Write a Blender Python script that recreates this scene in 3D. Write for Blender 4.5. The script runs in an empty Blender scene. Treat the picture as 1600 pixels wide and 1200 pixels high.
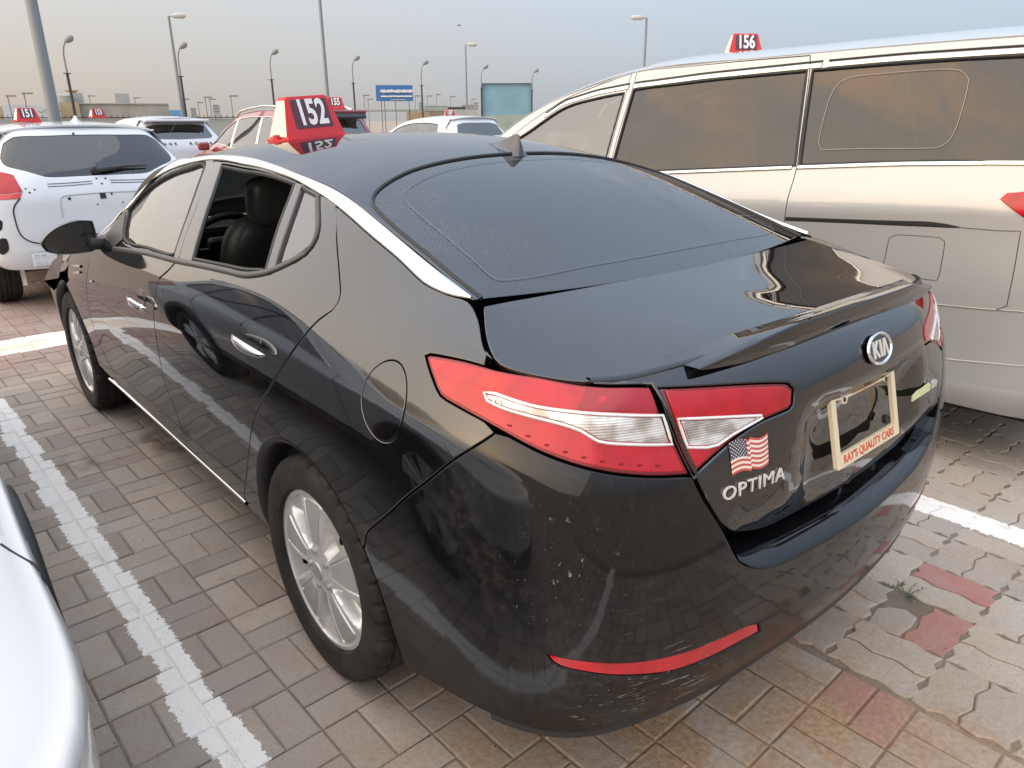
import bpy, bmesh, math, random
import numpy as np
from mathutils import Vector, Matrix, geometry, noise as mnoise
random.seed(7); RNG=np.random.default_rng(7)
SC=bpy.context.scene; COL=SC.collection
# ---------------------------------------------------------------- camera
cd=bpy.data.cameras.new('camera'); cam=bpy.data.objects.new('camera',cd); COL.objects.link(cam); SC.camera=cam
cd.sensor_fit='HORIZONTAL'; cd.sensor_width=36; cd.lens=36*1147.1/1600; cd.clip_start=.03; cd.clip_end=3000
_y,_p,_r=math.radians(41.008),math.radians(19.776),math.radians(-.237)
_f=Vector((math.sin(_y)*math.cos(_p),math.cos(_y)*math.cos(_p),-math.sin(_p))); _rt=Vector((math.cos(_y),-math.sin(_y),0)); _u=_rt.cross(_f)
_R=_rt*math.cos(_r)+_u*math.sin(_r); _U=-_rt*math.sin(_r)+_u*math.cos(_r)
cam.matrix_world=Matrix.Translation((-1.6312,-1.6923,1.5253))@Matrix((_R,_U,-_f)).transposed().to_4x4()
# ---------------------------------------------------------------- sky and sun
w=bpy.data.worlds.new('World'); SC.world=w; w.use_nodes=True; nt=w.node_tree; nt.nodes.clear()
SUN_EL,SUN_AZ=math.radians(8),math.radians(-75)      # azimuth from +Y towards +X
def wn(t,**k):
    n=nt.nodes.new(t)
    for a,b in k.items(): setattr(n,a,b)
    return n
L=nt.links.new
sky=wn('ShaderNodeTexSky',sky_type='NISHITA',sun_disc=False,sun_elevation=SUN_EL,sun_rotation=SUN_AZ,altitude=0,air_density=1.2,dust_density=3.0,ozone_density=1.5)
geo=wn('ShaderNodeTexCoord'); sep=wn('ShaderNodeSeparateXYZ'); L(geo.outputs['Generated'],sep.inputs[0])
def wm(op,a,b=None,c=None,clamp=False):
    n=wn('ShaderNodeMath',operation=op,use_clamp=clamp)
    for i,v in enumerate((a,b,c)):
        if v is None: continue
        if isinstance(v,(int,float)): n.inputs[i].default_value=v
        else: L(v,n.inputs[i])
    return n.outputs[0]
def wmix(f,a,b):
    n=wn('ShaderNodeMix',data_type='RGBA')
    if isinstance(f,(int,float)): n.inputs[0].default_value=f
    else: L(f,n.inputs[0])
    for i,v in ((6,a),(7,b)):
        if isinstance(v,tuple): n.inputs[i].default_value=(*v,1)
        else: L(v,n.inputs[i])
    return n.outputs[2]
X,Y_,Z=sep.outputs
# azimuth term: 1 towards the hidden sun, 0 away from it
az=wm('ADD',wm('MULTIPLY',X,math.sin(SUN_AZ)),wm('MULTIPLY',Y_,math.cos(SUN_AZ)))
az=wm('MULTIPLY_ADD',az,.5,.5,True)
haze=wmix(wm('MULTIPLY_ADD',az,1.75,-.14,True),(.225,.275,.335),(.375,.312,.240))
up=wm('MAXIMUM',Z,0.0)
haze=wmix(wm('MULTIPLY',wm('POWER',up,.9),.95,None,True),haze,(.80,.95,1.20))
_ge=math.radians(27); gd=wm('ADD',wm('ADD',wm('MULTIPLY',X,math.sin(SUN_AZ)*math.cos(_ge)),wm('MULTIPLY',Y_,math.cos(SUN_AZ)*math.cos(_ge))),wm('MULTIPLY',Z,math.sin(_ge)))   # bright hazy cloud round the hidden sun
glow=wm('POWER',wm('MAXIMUM',gd,0.0),3.6)
haze=wmix(wm('MULTIPLY',glow,.95,None,True),haze,(1.55,1.30,1.02))
nis=wmix(1.0,(0,0,0),sky.outputs[0]); sc=wn('ShaderNodeVectorMath',operation='SCALE'); L(nis,sc.inputs[0]); sc.inputs['Scale'].default_value=.08
base=wmix(.80,sc.outputs[0],haze)
# thin cloud bands lit from below, drawn on a flat cloud layer overhead
pv=wn('ShaderNodeVectorMath',operation='DIVIDE'); L(geo.outputs['Generated'],pv.inputs[0]); cz=wn('ShaderNodeCombineXYZ')
zz=wm('ADD',wm('ABSOLUTE',Z),.12)
for i in range(3): L(zz,cz.inputs[i])
L(cz.outputs[0],pv.inputs[1])
mp=wn('ShaderNodeMapping'); L(pv.outputs[0],mp.inputs[0]); mp.inputs['Scale'].default_value=(.8,1.9,.1); mp.inputs['Rotation'].default_value=(0,0,.5)
cn=wn('ShaderNodeTexNoise'); L(mp.outputs[0],cn.inputs['Vector']); cn.inputs['Scale'].default_value=1.15; cn.inputs['Detail'].default_value=7; cn.inputs['Roughness'].default_value=.56; cn.inputs['Distortion'].default_value=.35
cl=wn('ShaderNodeMapRange'); L(cn.outputs[0],cl.inputs[0]); cl.inputs[1].default_value=.55; cl.inputs[2].default_value=.69; cl.interpolation_type='SMOOTHSTEP'
hi=wn('ShaderNodeMapRange'); L(Z,hi.inputs[0]); hi.inputs[1].default_value=.16; hi.inputs[2].default_value=.38; hi.interpolation_type='SMOOTHSTEP'
cf=wm('MULTIPLY',cl.outputs[0],hi.outputs[0])
ccol=wmix(wm('MULTIPLY_ADD',az,2.4,-1.0,True),(.50,.56,.66),(2.3,1.40,.74))
final=wmix(wm('MULTIPLY',cf,.85),base,ccol)
bg=wn('ShaderNodeBackground'); L(final,bg.inputs[0]); bg.inputs[1].default_value=1.0
out=wn('ShaderNodeOutputWorld'); L(bg.outputs[0],out.inputs[0])
sl=bpy.data.lights.new('sun','SUN'); sun=bpy.data.objects.new('sun',sl); COL.objects.link(sun)
sl.energy=1.3; sl.angle=math.radians(140); sl.color=(1,.9,.78)
sd=Vector((math.sin(SUN_AZ)*math.cos(math.radians(38)),math.cos(SUN_AZ)*math.cos(math.radians(38)),math.sin(math.radians(38))))
sun.rotation_euler=sd.to_track_quat('Z','Y').to_euler()
SC.view_settings.view_transform='Standard'; SC.view_settings.look='None'; SC.view_settings.exposure=1.0; SC.view_settings.gamma=1
SC.render.engine='CYCLES'
try: SC.cycles.max_bounces=8; SC.cycles.transparent_max_bounces=16
except Exception: pass
# ================================================================ material helpers
def NT(name):
    m=bpy.data.materials.new(name); m.use_nodes=True; return m,m.node_tree,m.node_tree.nodes['Principled BSDF']
def setp(b,**k):
    for a,v in k.items():
        i=b.inputs[a.replace('_',' ')]; i.default_value=(*v,1) if isinstance(v,tuple) and len(v)==3 and i.type=='RGBA' else v
def plain(name,col,rough=.5,metal=0.,coat=0.,coatr=.03,ior=1.5,spec=.5):
    m,t,b=NT(name); setp(b,Base_Color=col,Roughness=rough,Metallic=metal,Coat_Weight=coat,Coat_Roughness=coatr,IOR=ior); b.inputs['Specular IOR Level'].default_value=spec
    return m
class N:
    """small node-graph helper"""
    def __init__(s,t): s.t=t
    def n(s,ty,**k):
        x=s.t.nodes.new(ty)
        for a,b in k.items(): setattr(x,a,b)
        return x
    def put(s,inp,v):
        if v is None: return
        if hasattr(v,'links') or isinstance(v,bpy.types.NodeSocket): s.t.links.new(v,inp)
        elif isinstance(v,tuple) and inp.type=='RGBA': inp.default_value=(*v[:3],1)
        else: inp.default_value=v
    def math(s,op,a,b=None,c=None,clamp=False):
        x=s.n('ShaderNodeMath',operation=op,use_clamp=clamp)
        for i,v in enumerate((a,b,c)): s.put(x.inputs[i],v)
        return x.outputs[0]
    def mix(s,f,a,b,blend='MIX'):
        x=s.n('ShaderNodeMix',data_type='RGBA',blend_type=blend); s.put(x.inputs[0],f); s.put(x.inputs[6],a); s.put(x.inputs[7],b); return x.outputs[2]
    def obj(s): return s.n('ShaderNodeTexCoord').outputs['Object']
    def wpos(s): return s.n('ShaderNodeNewGeometry').outputs['Position']
    def map(s,v,scale=(1,1,1),rot=(0,0,0),loc=(0,0,0)):
        x=s.n('ShaderNodeMapping'); s.put(x.inputs[0],v); x.inputs['Scale'].default_value=scale; x.inputs['Rotation'].default_value=rot; x.inputs['Location'].default_value=loc; return x.outputs[0]
    def noise(s,v,scale,detail=4,rough=.5,dist=0.):
        x=s.n('ShaderNodeTexNoise'); s.put(x.inputs['Vector'],v); x.inputs['Scale'].default_value=scale; x.inputs['Detail'].default_value=detail; x.inputs['Roughness'].default_value=rough; x.inputs['Distortion'].default_value=dist; return x.outputs[0]
    def voro(s,v,scale,feature='F1',rand=1.):
        x=s.n('ShaderNodeTexVoronoi',feature=feature); s.put(x.inputs['Vector'],v); x.inputs['Scale'].default_value=scale; x.inputs['Randomness'].default_value=rand; return x
    def ramp(s,v,lo,hi,a=0.,b=1.):
        x=s.n('ShaderNodeMapRange',interpolation_type='SMOOTHSTEP'); s.put(x.inputs[0],v)
        for i,q in enumerate((lo,hi,a,b)): x.inputs[i+1].default_value=q
        return x.outputs[0]
    def bump(s,h,strength=.2,dist=.01):
        x=s.n('ShaderNodeBump'); s.put(x.inputs['Height'],h); x.inputs['Strength'].default_value=strength; x.inputs['Distance'].default_value=dist; return x.outputs[0]
def glass_mat(name,tint,ior=1.5,rough=0.0,film=.0,filmcol=(.4,.4,.38),bump=None):
    """thin vehicle glass: tinted see-through layer under a Fresnel reflection, with an optional film of dust"""
    m,t,b=NT(name); t.nodes.remove(b); g=N(t); o=t.nodes['Material Output']
    tr=g.n('ShaderNodeBsdfTransparent'); tr.inputs[0].default_value=(*tint,1)
    gl=g.n('ShaderNodeBsdfGlossy'); gl.inputs['Roughness'].default_value=rough; gl.inputs[0].default_value=(1,1,1,1)
    fr=g.n('ShaderNodeFresnel'); fr.inputs[0].default_value=ior
    if bump: nb=bump(g); g.put(gl.inputs['Normal'],nb); g.put(fr.inputs['Normal'],nb)
    mx=g.n('ShaderNodeMixShader'); g.put(mx.inputs[0],fr.outputs[0]); t.links.new(tr.outputs[0],mx.inputs[1]); t.links.new(gl.outputs[0],mx.inputs[2])
    last=mx
    if film>0:
        df=g.n('ShaderNodeBsdfDiffuse'); df.inputs[0].default_value=(*filmcol,1)
        f=g.math('MULTIPLY',g.ramp(g.noise(g.obj(),6,5,.6),.25,.8,.4,1.),film)
        m2=g.n('ShaderNodeMixShader'); g.put(m2.inputs[0],f); t.links.new(mx.outputs[0],m2.inputs[1]); t.links.new(df.outputs[0],m2.inputs[2]); last=m2
    t.links.new(last.outputs[0],o.inputs[0]); return m
# ================================================================ object helpers
def link(o,parent=None):
    COL.objects.link(o); o.parent=parent; return o
def empty(name,loc=(0,0,0),rz=0.,label=None,cat=None,group=None):
    o=bpy.data.objects.new(name,None); o.empty_display_size=.1; link(o); o.location=loc; o.rotation_euler=(0,0,rz)
    return tag(o,label,cat,group)
def tag(o,label=None,cat=None,group=None,kind=None):
    for k,v in (('label',label),('category',cat),('group',group),('kind',kind)):
        if v: o[k]=v
    return o
def mesh(name,V,F,mat,parent=None,LN=None,smooth=False,mats=None,fm=None):
    me=bpy.data.meshes.new(name); me.from_pydata([tuple(map(float,v)) for v in V],[],[tuple(int(i) for i in f) for f in F])
    if smooth or LN is not None: me.polygons.foreach_set('use_smooth',[True]*len(me.polygons))
    for m in (mats or [mat]): me.materials.append(m)
    if fm is not None: me.polygons.foreach_set('material_index',list(fm))
    me.update()
    if LN is not None: me.normals_split_custom_set([tuple(n) for n in LN])
    o=bpy.data.objects.new(name,me); return link(o,parent)
def copy_tree(o,parent=None):
    c=o.copy(); COL.objects.link(c); c.parent=parent
    for ch in o.children: copy_tree(ch,c)
    return c
class MB:
    """collects simple solids into one mesh"""
    def __init__(s): s.V=[];s.F=[];s.M=[]
    def add(s,V,F,m=0):
        n=len(s.V); s.V+= [tuple(v) for v in V]; s.F+=[tuple(i+n for i in f) for f in F]; s.M+=[m]*len(F); return s
    def box(s,c,d,rz=0.,m=0,bev=0.,rx=0.,ry=0.):
        hx,hy,hz=d[0]/2,d[1]/2,d[2]/2; R=Matrix.Rotation(rz,3,'Z')@Matrix.Rotation(ry,3,'Y')@Matrix.Rotation(rx,3,'X'); b=min(bev,hx*.9,hy*.9,hz*.9)
        if b<=0:
            P=[(x*hx,y*hy,z*hz) for z in(-1,1) for y in(-1,1) for x in(-1,1)]; F=[(0,2,3,1),(4,5,7,6),(0,1,5,4),(2,6,7,3),(0,4,6,2),(1,3,7,5)]
        else:
            bm=bmesh.new(); bmesh.ops.create_cube(bm,size=1); bmesh.ops.scale(bm,vec=(d[0],d[1],d[2]),verts=bm.verts); bmesh.ops.bevel(bm,geom=list(bm.edges),offset=b,segments=2,profile=.5,affect='EDGES')
            bm.verts.index_update(); P=[tuple(v.co) for v in bm.verts]; F=[tuple(v.index for v in f.verts) for f in bm.faces]; bm.free()
        return s.add([tuple(R@Vector(p)+Vector(c)) for p in P],F,m)
    def tube(s,path,r,n=8,m=0,cap=True):
        path=[Vector(p) for p in path]; rr=r if hasattr(r,'__len__') else [r]*len(path); V=[];F=[]; pn=None
        for i,p in enumerate(path):
            d=(path[min(i+1,len(path)-1)]-path[max(i-1,0)]).normalized()
            a=d.orthogonal().normalized() if pn is None else (pn-d*pn.dot(d)).normalized()
            pn=a; b=d.cross(a)
            for k in range(n): t=2*math.pi*k/n; V.append(p+a*(rr[i]*math.cos(t))+b*(rr[i]*math.sin(t)))
        for i in range(len(path)-1):
            for k in range(n): F.append((i*n+k,i*n+(k+1)%n,(i+1)*n+(k+1)%n,(i+1)*n+k))
        if cap: F.append(tuple(range(n-1,-1,-1))); F.append(tuple((len(path)-1)*n+k for k in range(n)))
        return s.add(V,F,m)
    def lathe(s,prof,n=48,axis='X',c=(0,0,0),m=0,a0=0.):
        V=[];F=[]; k=len(prof)
        for i in range(n):
            t=2*math.pi*i/n+a0; ct,st=math.cos(t),math.sin(t)
            for r,h in prof: V.append((c[0]+h,c[1]+r*ct,c[2]+r*st) if axis=='X' else (c[0]+r*ct,c[1]+h,c[2]+r*st) if axis=='Y' else (c[0]+r*ct,c[1]+r*st,c[2]+h))
        for i in range(n):
            for j in range(k-1): F.append((i*k+j,((i+1)%n)*k+j,((i+1)%n)*k+j+1,i*k+j+1))
        return s.add(V,F,m)
    def prism(s,poly,z0,z1,m=0,T=None):
        """polygon in 2D extruded; T maps (a,b,h)->xyz"""
        T=T or (lambda a,b,h:(a,b,h)); n=len(poly); V=[T(a,b,z0) for a,b in poly]+[T(a,b,z1) for a,b in poly]
        F=[tuple(range(n-1,-1,-1)),tuple(range(n,2*n))]+[(i,(i+1)%n,n+(i+1)%n,n+i) for i in range(n)]
        return s.add(V,F,m)
    def build(s,name,mat,parent=None,smooth=False,mats=None):
        o=mesh(name,s.V,s.F,mat,parent,mats=mats,fm=s.M if mats else None)
        if smooth:
            me=o.data; me.polygons.foreach_set('use_smooth',[True]*len(me.polygons)); me.set_sharp_from_angle(angle=math.radians(38))
        return o
# ---------------------------------------------------------------- panels cut out of smooth surfaces
def cr_loop(P,corner=38,step=.02,closed=True):
    """smooth polyline through P, keeping corners sharper than `corner` degrees"""
    P=[np.array(p,float) for p in P]; n=len(P); out=[]
    def iscorner(i):
        if not closed and (i==0 or i==n-1): return True
        a=P[i]-P[i-1]; b=P[(i+1)%n]-P[i]; ca=a@b/(np.linalg.norm(a)*np.linalg.norm(b)+1e-12); return ca<math.cos(math.radians(corner))
    C=[iscorner(i) for i in range(n)]
    for i in range(n if closed else n-1):
        p1,p2=P[i],P[(i+1)%n]; p0=P[i-1] if not C[i] else 2*p1-p2; p3=P[(i+2)%n] if not C[(i+1)%n] else 2*p2-p1
        L_=np.linalg.norm(p2-p1); k=max(1,int(round(L_/step)))
        if not C[i]:
            a=np.linalg.norm(p1-p0); p0=p1+(p0-p1)*min(1,L_/(a+1e-9))
        if not C[(i+1)%n]:
            a=np.linalg.norm(p3-p2); p3=p2+(p3-p2)*min(1,L_/(a+1e-9))
        for j in range(k):
            t=j/k; out.append(.5*((2*p1)+(p2-p0)*t+(2*p0-5*p1+4*p2-p3)*t*t+(3*p1-p0-3*p2+p3)*t**3))
    if not closed: out.append(P[-1])
    return np.array(out)
def area2(P): x,y=P[:,0],P[:,1]; return float((x*np.roll(y,-1)-y*np.roll(x,-1)).sum())
def inside(P,Q):
    x,y=Q[:,0],Q[:,1]; r=np.zeros(len(Q),bool); n=len(P)
    for i in range(n):
        x1,y1=P[i];x2,y2=P[(i+1)%n]
        c=((y1>y)!=(y2>y))
        if c.any(): r^=c&(x<(x2-x1)*(y-y1)/((y2-y1) if y2!=y1 else 1e-12)+x1)
    return r
def dist(P,Q):
    d=np.full(len(Q),9.)
    A=P;B=np.roll(P,-1,axis=0)
    for a,b in zip(A,B):
        e=b-a; L2=e@e+1e-12; t=np.clip(((Q-a)@e)/L2,0,1); d=np.minimum(d,np.linalg.norm(Q-a-t[:,None]*e,axis=1))
    return d
def inset(P,g,fix=None):
    e1=P-np.roll(P,1,axis=0); e2=np.roll(P,-1,axis=0)-P
    n1=np.c_[-e1[:,1],e1[:,0]]; n2=np.c_[-e2[:,1],e2[:,0]]
    n1/=np.linalg.norm(n1,axis=1)[:,None]+1e-12; n2/=np.linalg.norm(n2,axis=1)[:,None]+1e-12
    m=n1+n2; m/=(np.linalg.norm(m,axis=1)[:,None]+1e-9); c=np.maximum((m*n1).sum(1),.35)
    m=m/c[:,None]
    if fix is not None: m=m*np.where(fix,0,1)[:,None]
    return P+m*g
def panel(f,loop,holes=(),res=.05,gap=.0013,lip=.0025,depth=.018,off=0.,centre=None,step=.022,flange=True,corner=38,drop=.6):
    """mesh of the part of surface f(uv)->xyz inside `loop`; rounded edge and return flange. Returns V,F,LN.
    centre: u value of the symmetry plane; the panel is then mirrored across x=0 and joined"""
    def nrm(uv,e=2e-3):
        d=np.array([e,0]); g=np.array([0,e]); n=np.cross(f(uv+d)-f(uv-d),f(uv+g)-f(uv-g)); return n/(np.linalg.norm(n,axis=1)[:,None]+1e-12)
    loops=[cr_loop(loop,corner,step)]+[cr_loop(h,corner,step) for h in holes]
    L0=[];L1=[];fx=[]
    for i,l in enumerate(loops):
        if (area2(l)>0)!=(i==0): l=l[::-1]
        fix=None
        if centre is not None: fix=np.abs(l[:,0]-centre)<1e-4
        fx.append(fix); L0.append(inset(l,gap,fix)); L1.append(inset(l,gap+lip,fix))
    if centre is not None:
        for i in range(len(loops)):
            if fx[i] is not None and fx[i].any():
                for LL in (L0,L1): LL[i][fx[i],0]=centre
    allb=np.concatenate(L1); lo,hi=allb.min(0),allb.max(0)
    nx=int((hi[0]-lo[0])/res)+2; ny=int((hi[1]-lo[1])/(res*.87))+2
    g=np.array([(lo[0]+(i+(j%2)*.5)*res,lo[1]+j*res*.87) for j in range(ny) for i in range(nx)])
    k=inside(L1[0],g)
    for h in L1[1:]: k&=~inside(h,g)
    g=g[k]
    if len(g):
        k=np.ones(len(g),bool)
        for l in L1: k&=dist(l,g)>res*.42
        g=g[k]
    pts=np.concatenate([*L1,g]) if len(g) else allb
    ed=[];o=0
    for l in L1: ed+=[(o+i,o+(i+1)%len(l)) for i in range(len(l))]; o+=len(l)
    vo,_,fo,_,_,_=geometry.delaunay_2d_cdt([Vector(p) for p in pts],ed,[],0,1e-6)
    vo=np.array([tuple(v) for v in vo]); fo=np.array([tuple(t) for t in fo if len(t)==3])
    c=vo[fo].mean(1); k=inside(L1[0],c)
    for h in L1[1:]: k&=~inside(h,c)
    fo=fo[k]; n=nrm(vo); V=list(f(vo)+n*off); VN=list(n); F=[tuple(t) for t in fo]; LN=[n[i] for t in fo for i in t]
    if flange:
        for l0,l1,fix in zip(L0,L1,fx):
            p1=f(l1); n1=nrm(l1); p0=f(l0); n0=nrm(l0); m=len(l0)
            tout=p0-p1; tout=tout/(np.linalg.norm(tout,axis=1)[:,None]+1e-9); ne=n0+tout*1.1; ne/=np.linalg.norm(ne,axis=1)[:,None]+1e-9
            b=len(V); V+=list(p1+n1*off)+list(p0+n0*(off-lip*drop))+list(p0+n0*(off-lip*drop))+list(p0+n0*(off-depth)-tout*.004)
            for i in range(m):
                j=(i+1)%m
                if fix is not None and fix[i] and fix[j]: continue
                F.append((b+i,b+m+i,b+m+j,b+j)); LN+=[n1[i],ne[i],ne[j],n1[j]]
                F.append((b+2*m+i,b+3*m+i,b+3*m+j,b+2*m+j)); LN+=[tout[i]]*2+[tout[j]]*2
    V=np.array(V); LN=np.array(LN)
    if centre is not None:
        nV=len(V); V=np.concatenate([V,V*[-1,1,1]]); q=0; F2=[];L2=[]
        for t in F:
            ln=LN[q:q+len(t)]; q+=len(t); F2.append(tuple(i+nV for i in t[::-1])); L2+=list(ln[::-1]*[-1,1,1])
        F=F+F2; LN=np.concatenate([LN,np.array(L2)])
    return V,F,LN
def flipx(A):
    V,F,LN=A; q=0;F2=[];L2=[]
    for t in F: ln=LN[q:q+len(t)]; q+=len(t); F2.append(t[::-1]); L2+=list(ln[::-1]*[-1,1,1])
    return V*[-1,1,1],F2,np.array(L2)
def joinA(*As):
    V=[];F=[];LN=[]
    for v,f,l in As:
        n=len(V); V+=list(v); F+=[tuple(i+n for i in t) for t in f]; LN+=list(l)
    return np.array(V),F,np.array(LN)
def putA(name,A,mat,parent): return mesh(name,A[0],A[1],mat,parent,LN=A[2])
def both(name,A,mat,parent): return putA(name,A,mat,parent),putA(name,flipx(A),mat,parent)
def strip(f,up,lo,n=60,off=.004,thick=.006):
    """raised moulding between two curves on a surface (uv polylines of any length)"""
    def rs(P):
        P=cr_loop(P,50,.02,closed=False); s=np.r_[0,np.cumsum(np.linalg.norm(np.diff(P,axis=0),axis=1))]; t=np.linspace(0,s[-1],n)
        return np.c_[np.interp(t,s,P[:,0]),np.interp(t,s,P[:,1])]
    a,b=rs(up),rs(lo)
    def nrm(uv,e=2e-3):
        d=np.array([e,0]); g=np.array([0,e]); q=np.cross(f(uv+d)-f(uv-d),f(uv+g)-f(uv-g)); return q/(np.linalg.norm(q,axis=1)[:,None]+1e-12)
    rows=[]
    for t,h in ((0,-thick),(0,off*.3),(.12,off*.85),(.5,off),(.88,off*.85),(1,off*.3),(1,-thick)):
        uv=a*(1-t)+b*t; rows.append(f(uv)+nrm(uv)*h)
    k=len(rows); V=np.concatenate(rows); F=[]
    for r in range(k-1):
        for i in range(n-1): F.append((r*n+i,(r+1)*n+i,(r+1)*n+i+1,r*n+i+1))
    p0=f(a[:1])[0]; nn=np.cross(V[F[len(F)//2][1]]-V[F[len(F)//2][0]],V[F[len(F)//2][3]]-V[F[len(F)//2][0]])
    if nn@nrm(a[n//2:n//2+1])[0]<0: F=[t[::-1] for t in F]
    return V,F
def text_mesh(name,body,size,mat,parent,M,extrude=.001,align='CENTER',bold=.0,shear=0.,spacing=1.,xs=1.):
    cu=bpy.data.curves.new(name,'FONT'); cu.body=body; cu.size=size; cu.extrude=extrude; cu.align_x=align; cu.align_y='CENTER'; cu.offset=bold; cu.shear=shear; cu.space_character=spacing; cu.resolution_u=3
    t=bpy.data.objects.new(name+'_tmp',cu); COL.objects.link(t); dg=bpy.context.evaluated_depsgraph_get(); me=bpy.data.meshes.new_from_object(t.evaluated_get(dg)); bpy.data.objects.remove(t); bpy.data.curves.remove(cu)
    me.transform(Matrix.Diagonal((xs,1,1,1))); me.transform(M); me.materials.clear(); me.materials.append(mat); me.name=name
    return link(bpy.data.objects.new(name,me),parent)
def frame(o,xd,yd):
    x=Vector(xd).normalized(); y=Vector(yd); y=(y-x*y.dot(x)).normalized(); z=x.cross(y)
    return Matrix.Translation(o)@Matrix((x,y,z)).transposed().to_4x4()
def spline_mats(k):
    # natural cubic spline: second derivs = M @ values
    n=len(k); A=np.zeros((n,n)); B=np.zeros((n,n)); h=np.diff(k)
    A[0,0]=A[-1,-1]=1
    for i in range(1,n-1):
        A[i,i-1]=h[i-1]; A[i,i]=2*(h[i-1]+h[i]); A[i,i+1]=h[i]
        B[i,i-1]=6/h[i-1]; B[i,i]=-6/h[i-1]-6/h[i]; B[i,i+1]=6/h[i]
    return np.linalg.solve(A,B)
def basis(k,M,t):
    n=len(k); t=np.asarray(t,float); i=np.clip(np.searchsorted(k,t)-1,0,n-2)
    h=k[i+1]-k[i]; a=(k[i+1]-t)/h; b=1-a
    W=np.zeros((len(t),n)); r=np.arange(len(t))
    W[r,i]+=a; W[r,i+1]+=b
    W+=((a**3-a)*h*h/6)[:,None]*M[i]+((b**3-b)*h*h/6)[:,None]*M[i+1]
    return W
class Surf:
    """smooth interpolating surface through a grid of points P[row][col]; parameters are about metres"""
    def __init__(s,P):
        s.P=np.array(P,float)
        du=np.linalg.norm(np.diff(s.P,axis=1),axis=2).mean(0); dv=np.linalg.norm(np.diff(s.P,axis=0),axis=2).mean(1)
        s.ku=np.r_[0,np.cumsum(du)]; s.kv=np.r_[0,np.cumsum(dv)]
        s.Mu=spline_mats(s.ku); s.Mv=spline_mats(s.kv)
        s._g=None
    def pos(s,uv):
        uv=np.atleast_2d(uv); return np.einsum('na,nb,bac->nc',basis(s.ku,s.Mu,uv[:,0]),basis(s.kv,s.Mv,uv[:,1]),s.P)
    def nrm(s,uv,e=2e-3):
        uv=np.atleast_2d(uv).astype(float); d=np.array([e,0]); f=np.array([0,e])
        n=np.cross(s.pos(uv+d)-s.pos(uv-d),s.pos(uv+f)-s.pos(uv-f)); return n/(np.linalg.norm(n,axis=1)[:,None]+1e-12)
    def grid(s):
        if s._g is None:
            U,V=np.meshgrid(np.linspace(s.ku[0],s.ku[-1],160),np.linspace(s.kv[0],s.kv[-1],60)); s._g=np.c_[U.ravel(),V.ravel()]; s._gp=s.pos(s._g)
        return s._g,s._gp
    def inv(s,f,tgt,mask=None,it=12):
        """parameters whose image under f(points) is tgt (n,2)"""
        g,gp=s.grid(); q=f(gp); out=[]
        m=np.ones(len(g),bool) if mask is None else mask(gp)
        idx=np.where(m)[0]; tgt=np.atleast_2d(tgt).astype(float)
        uv=np.array([g[idx[np.argmin(((q[idx]-t)**2).sum(1))]] for t in tgt])
        lo=np.array([s.ku[0],s.kv[0]]); hi=np.array([s.ku[-1],s.kv[-1]]); e=1e-4
        for _ in range(it):
            p0=f(s.pos(uv)); r=tgt-p0
            a=(f(s.pos(uv+[e,0]))-p0)/e; b=(f(s.pos(uv+[0,e]))-p0)/e
            det=a[:,0]*b[:,1]-a[:,1]*b[:,0]; det=np.where(abs(det)<1e-9,1e-9,det)
            d=np.c_[(r[:,0]*b[:,1]-r[:,1]*b[:,0])/det,(a[:,0]*r[:,1]-a[:,1]*r[:,0])/det]
            uv=np.clip(uv+np.clip(d,-.1,.1),lo-.02,hi+.02)
        return uv
class TPS:
    def __init__(s,pts):
        p=np.array(pts,float); p=np.r_[p,p[np.abs(p[:,0])>1e-6]*[-1,1,1]]; s.c=p[:,:2]; n=len(p)
        K=s.k(np.linalg.norm(s.c[:,None]-s.c[None],axis=2)); Q=np.c_[np.ones(n),s.c]
        A=np.block([[K+np.eye(n)*1e-6,Q],[Q.T,np.zeros((3,3))]]); s.w=np.linalg.solve(A,np.r_[p[:,2],0,0,0])
    def k(s,r): return np.where(r>1e-9,r*r*np.log(np.maximum(r,1e-9)),0)
    def pos(s,xy):
        xy=np.atleast_2d(xy).astype(float); K=s.k(np.linalg.norm(xy[:,None]-s.c[None],axis=2))
        return np.c_[xy,K@s.w[:-3]+s.w[-3]+xy@s.w[-2:]]
    def nrm(s,xy,e=2e-3):
        xy=np.atleast_2d(xy).astype(float); d=np.array([e,0]); f=np.array([0,e])
        n=np.cross(s.pos(xy+d)-s.pos(xy-d),s.pos(xy+f)-s.pos(xy-f)); return n/np.linalg.norm(n,axis=1)[:,None]
Y=[3.35,3.05,2.6,2.15,1.88,1.6,.95,.4,0,-.3,-.55]
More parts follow.
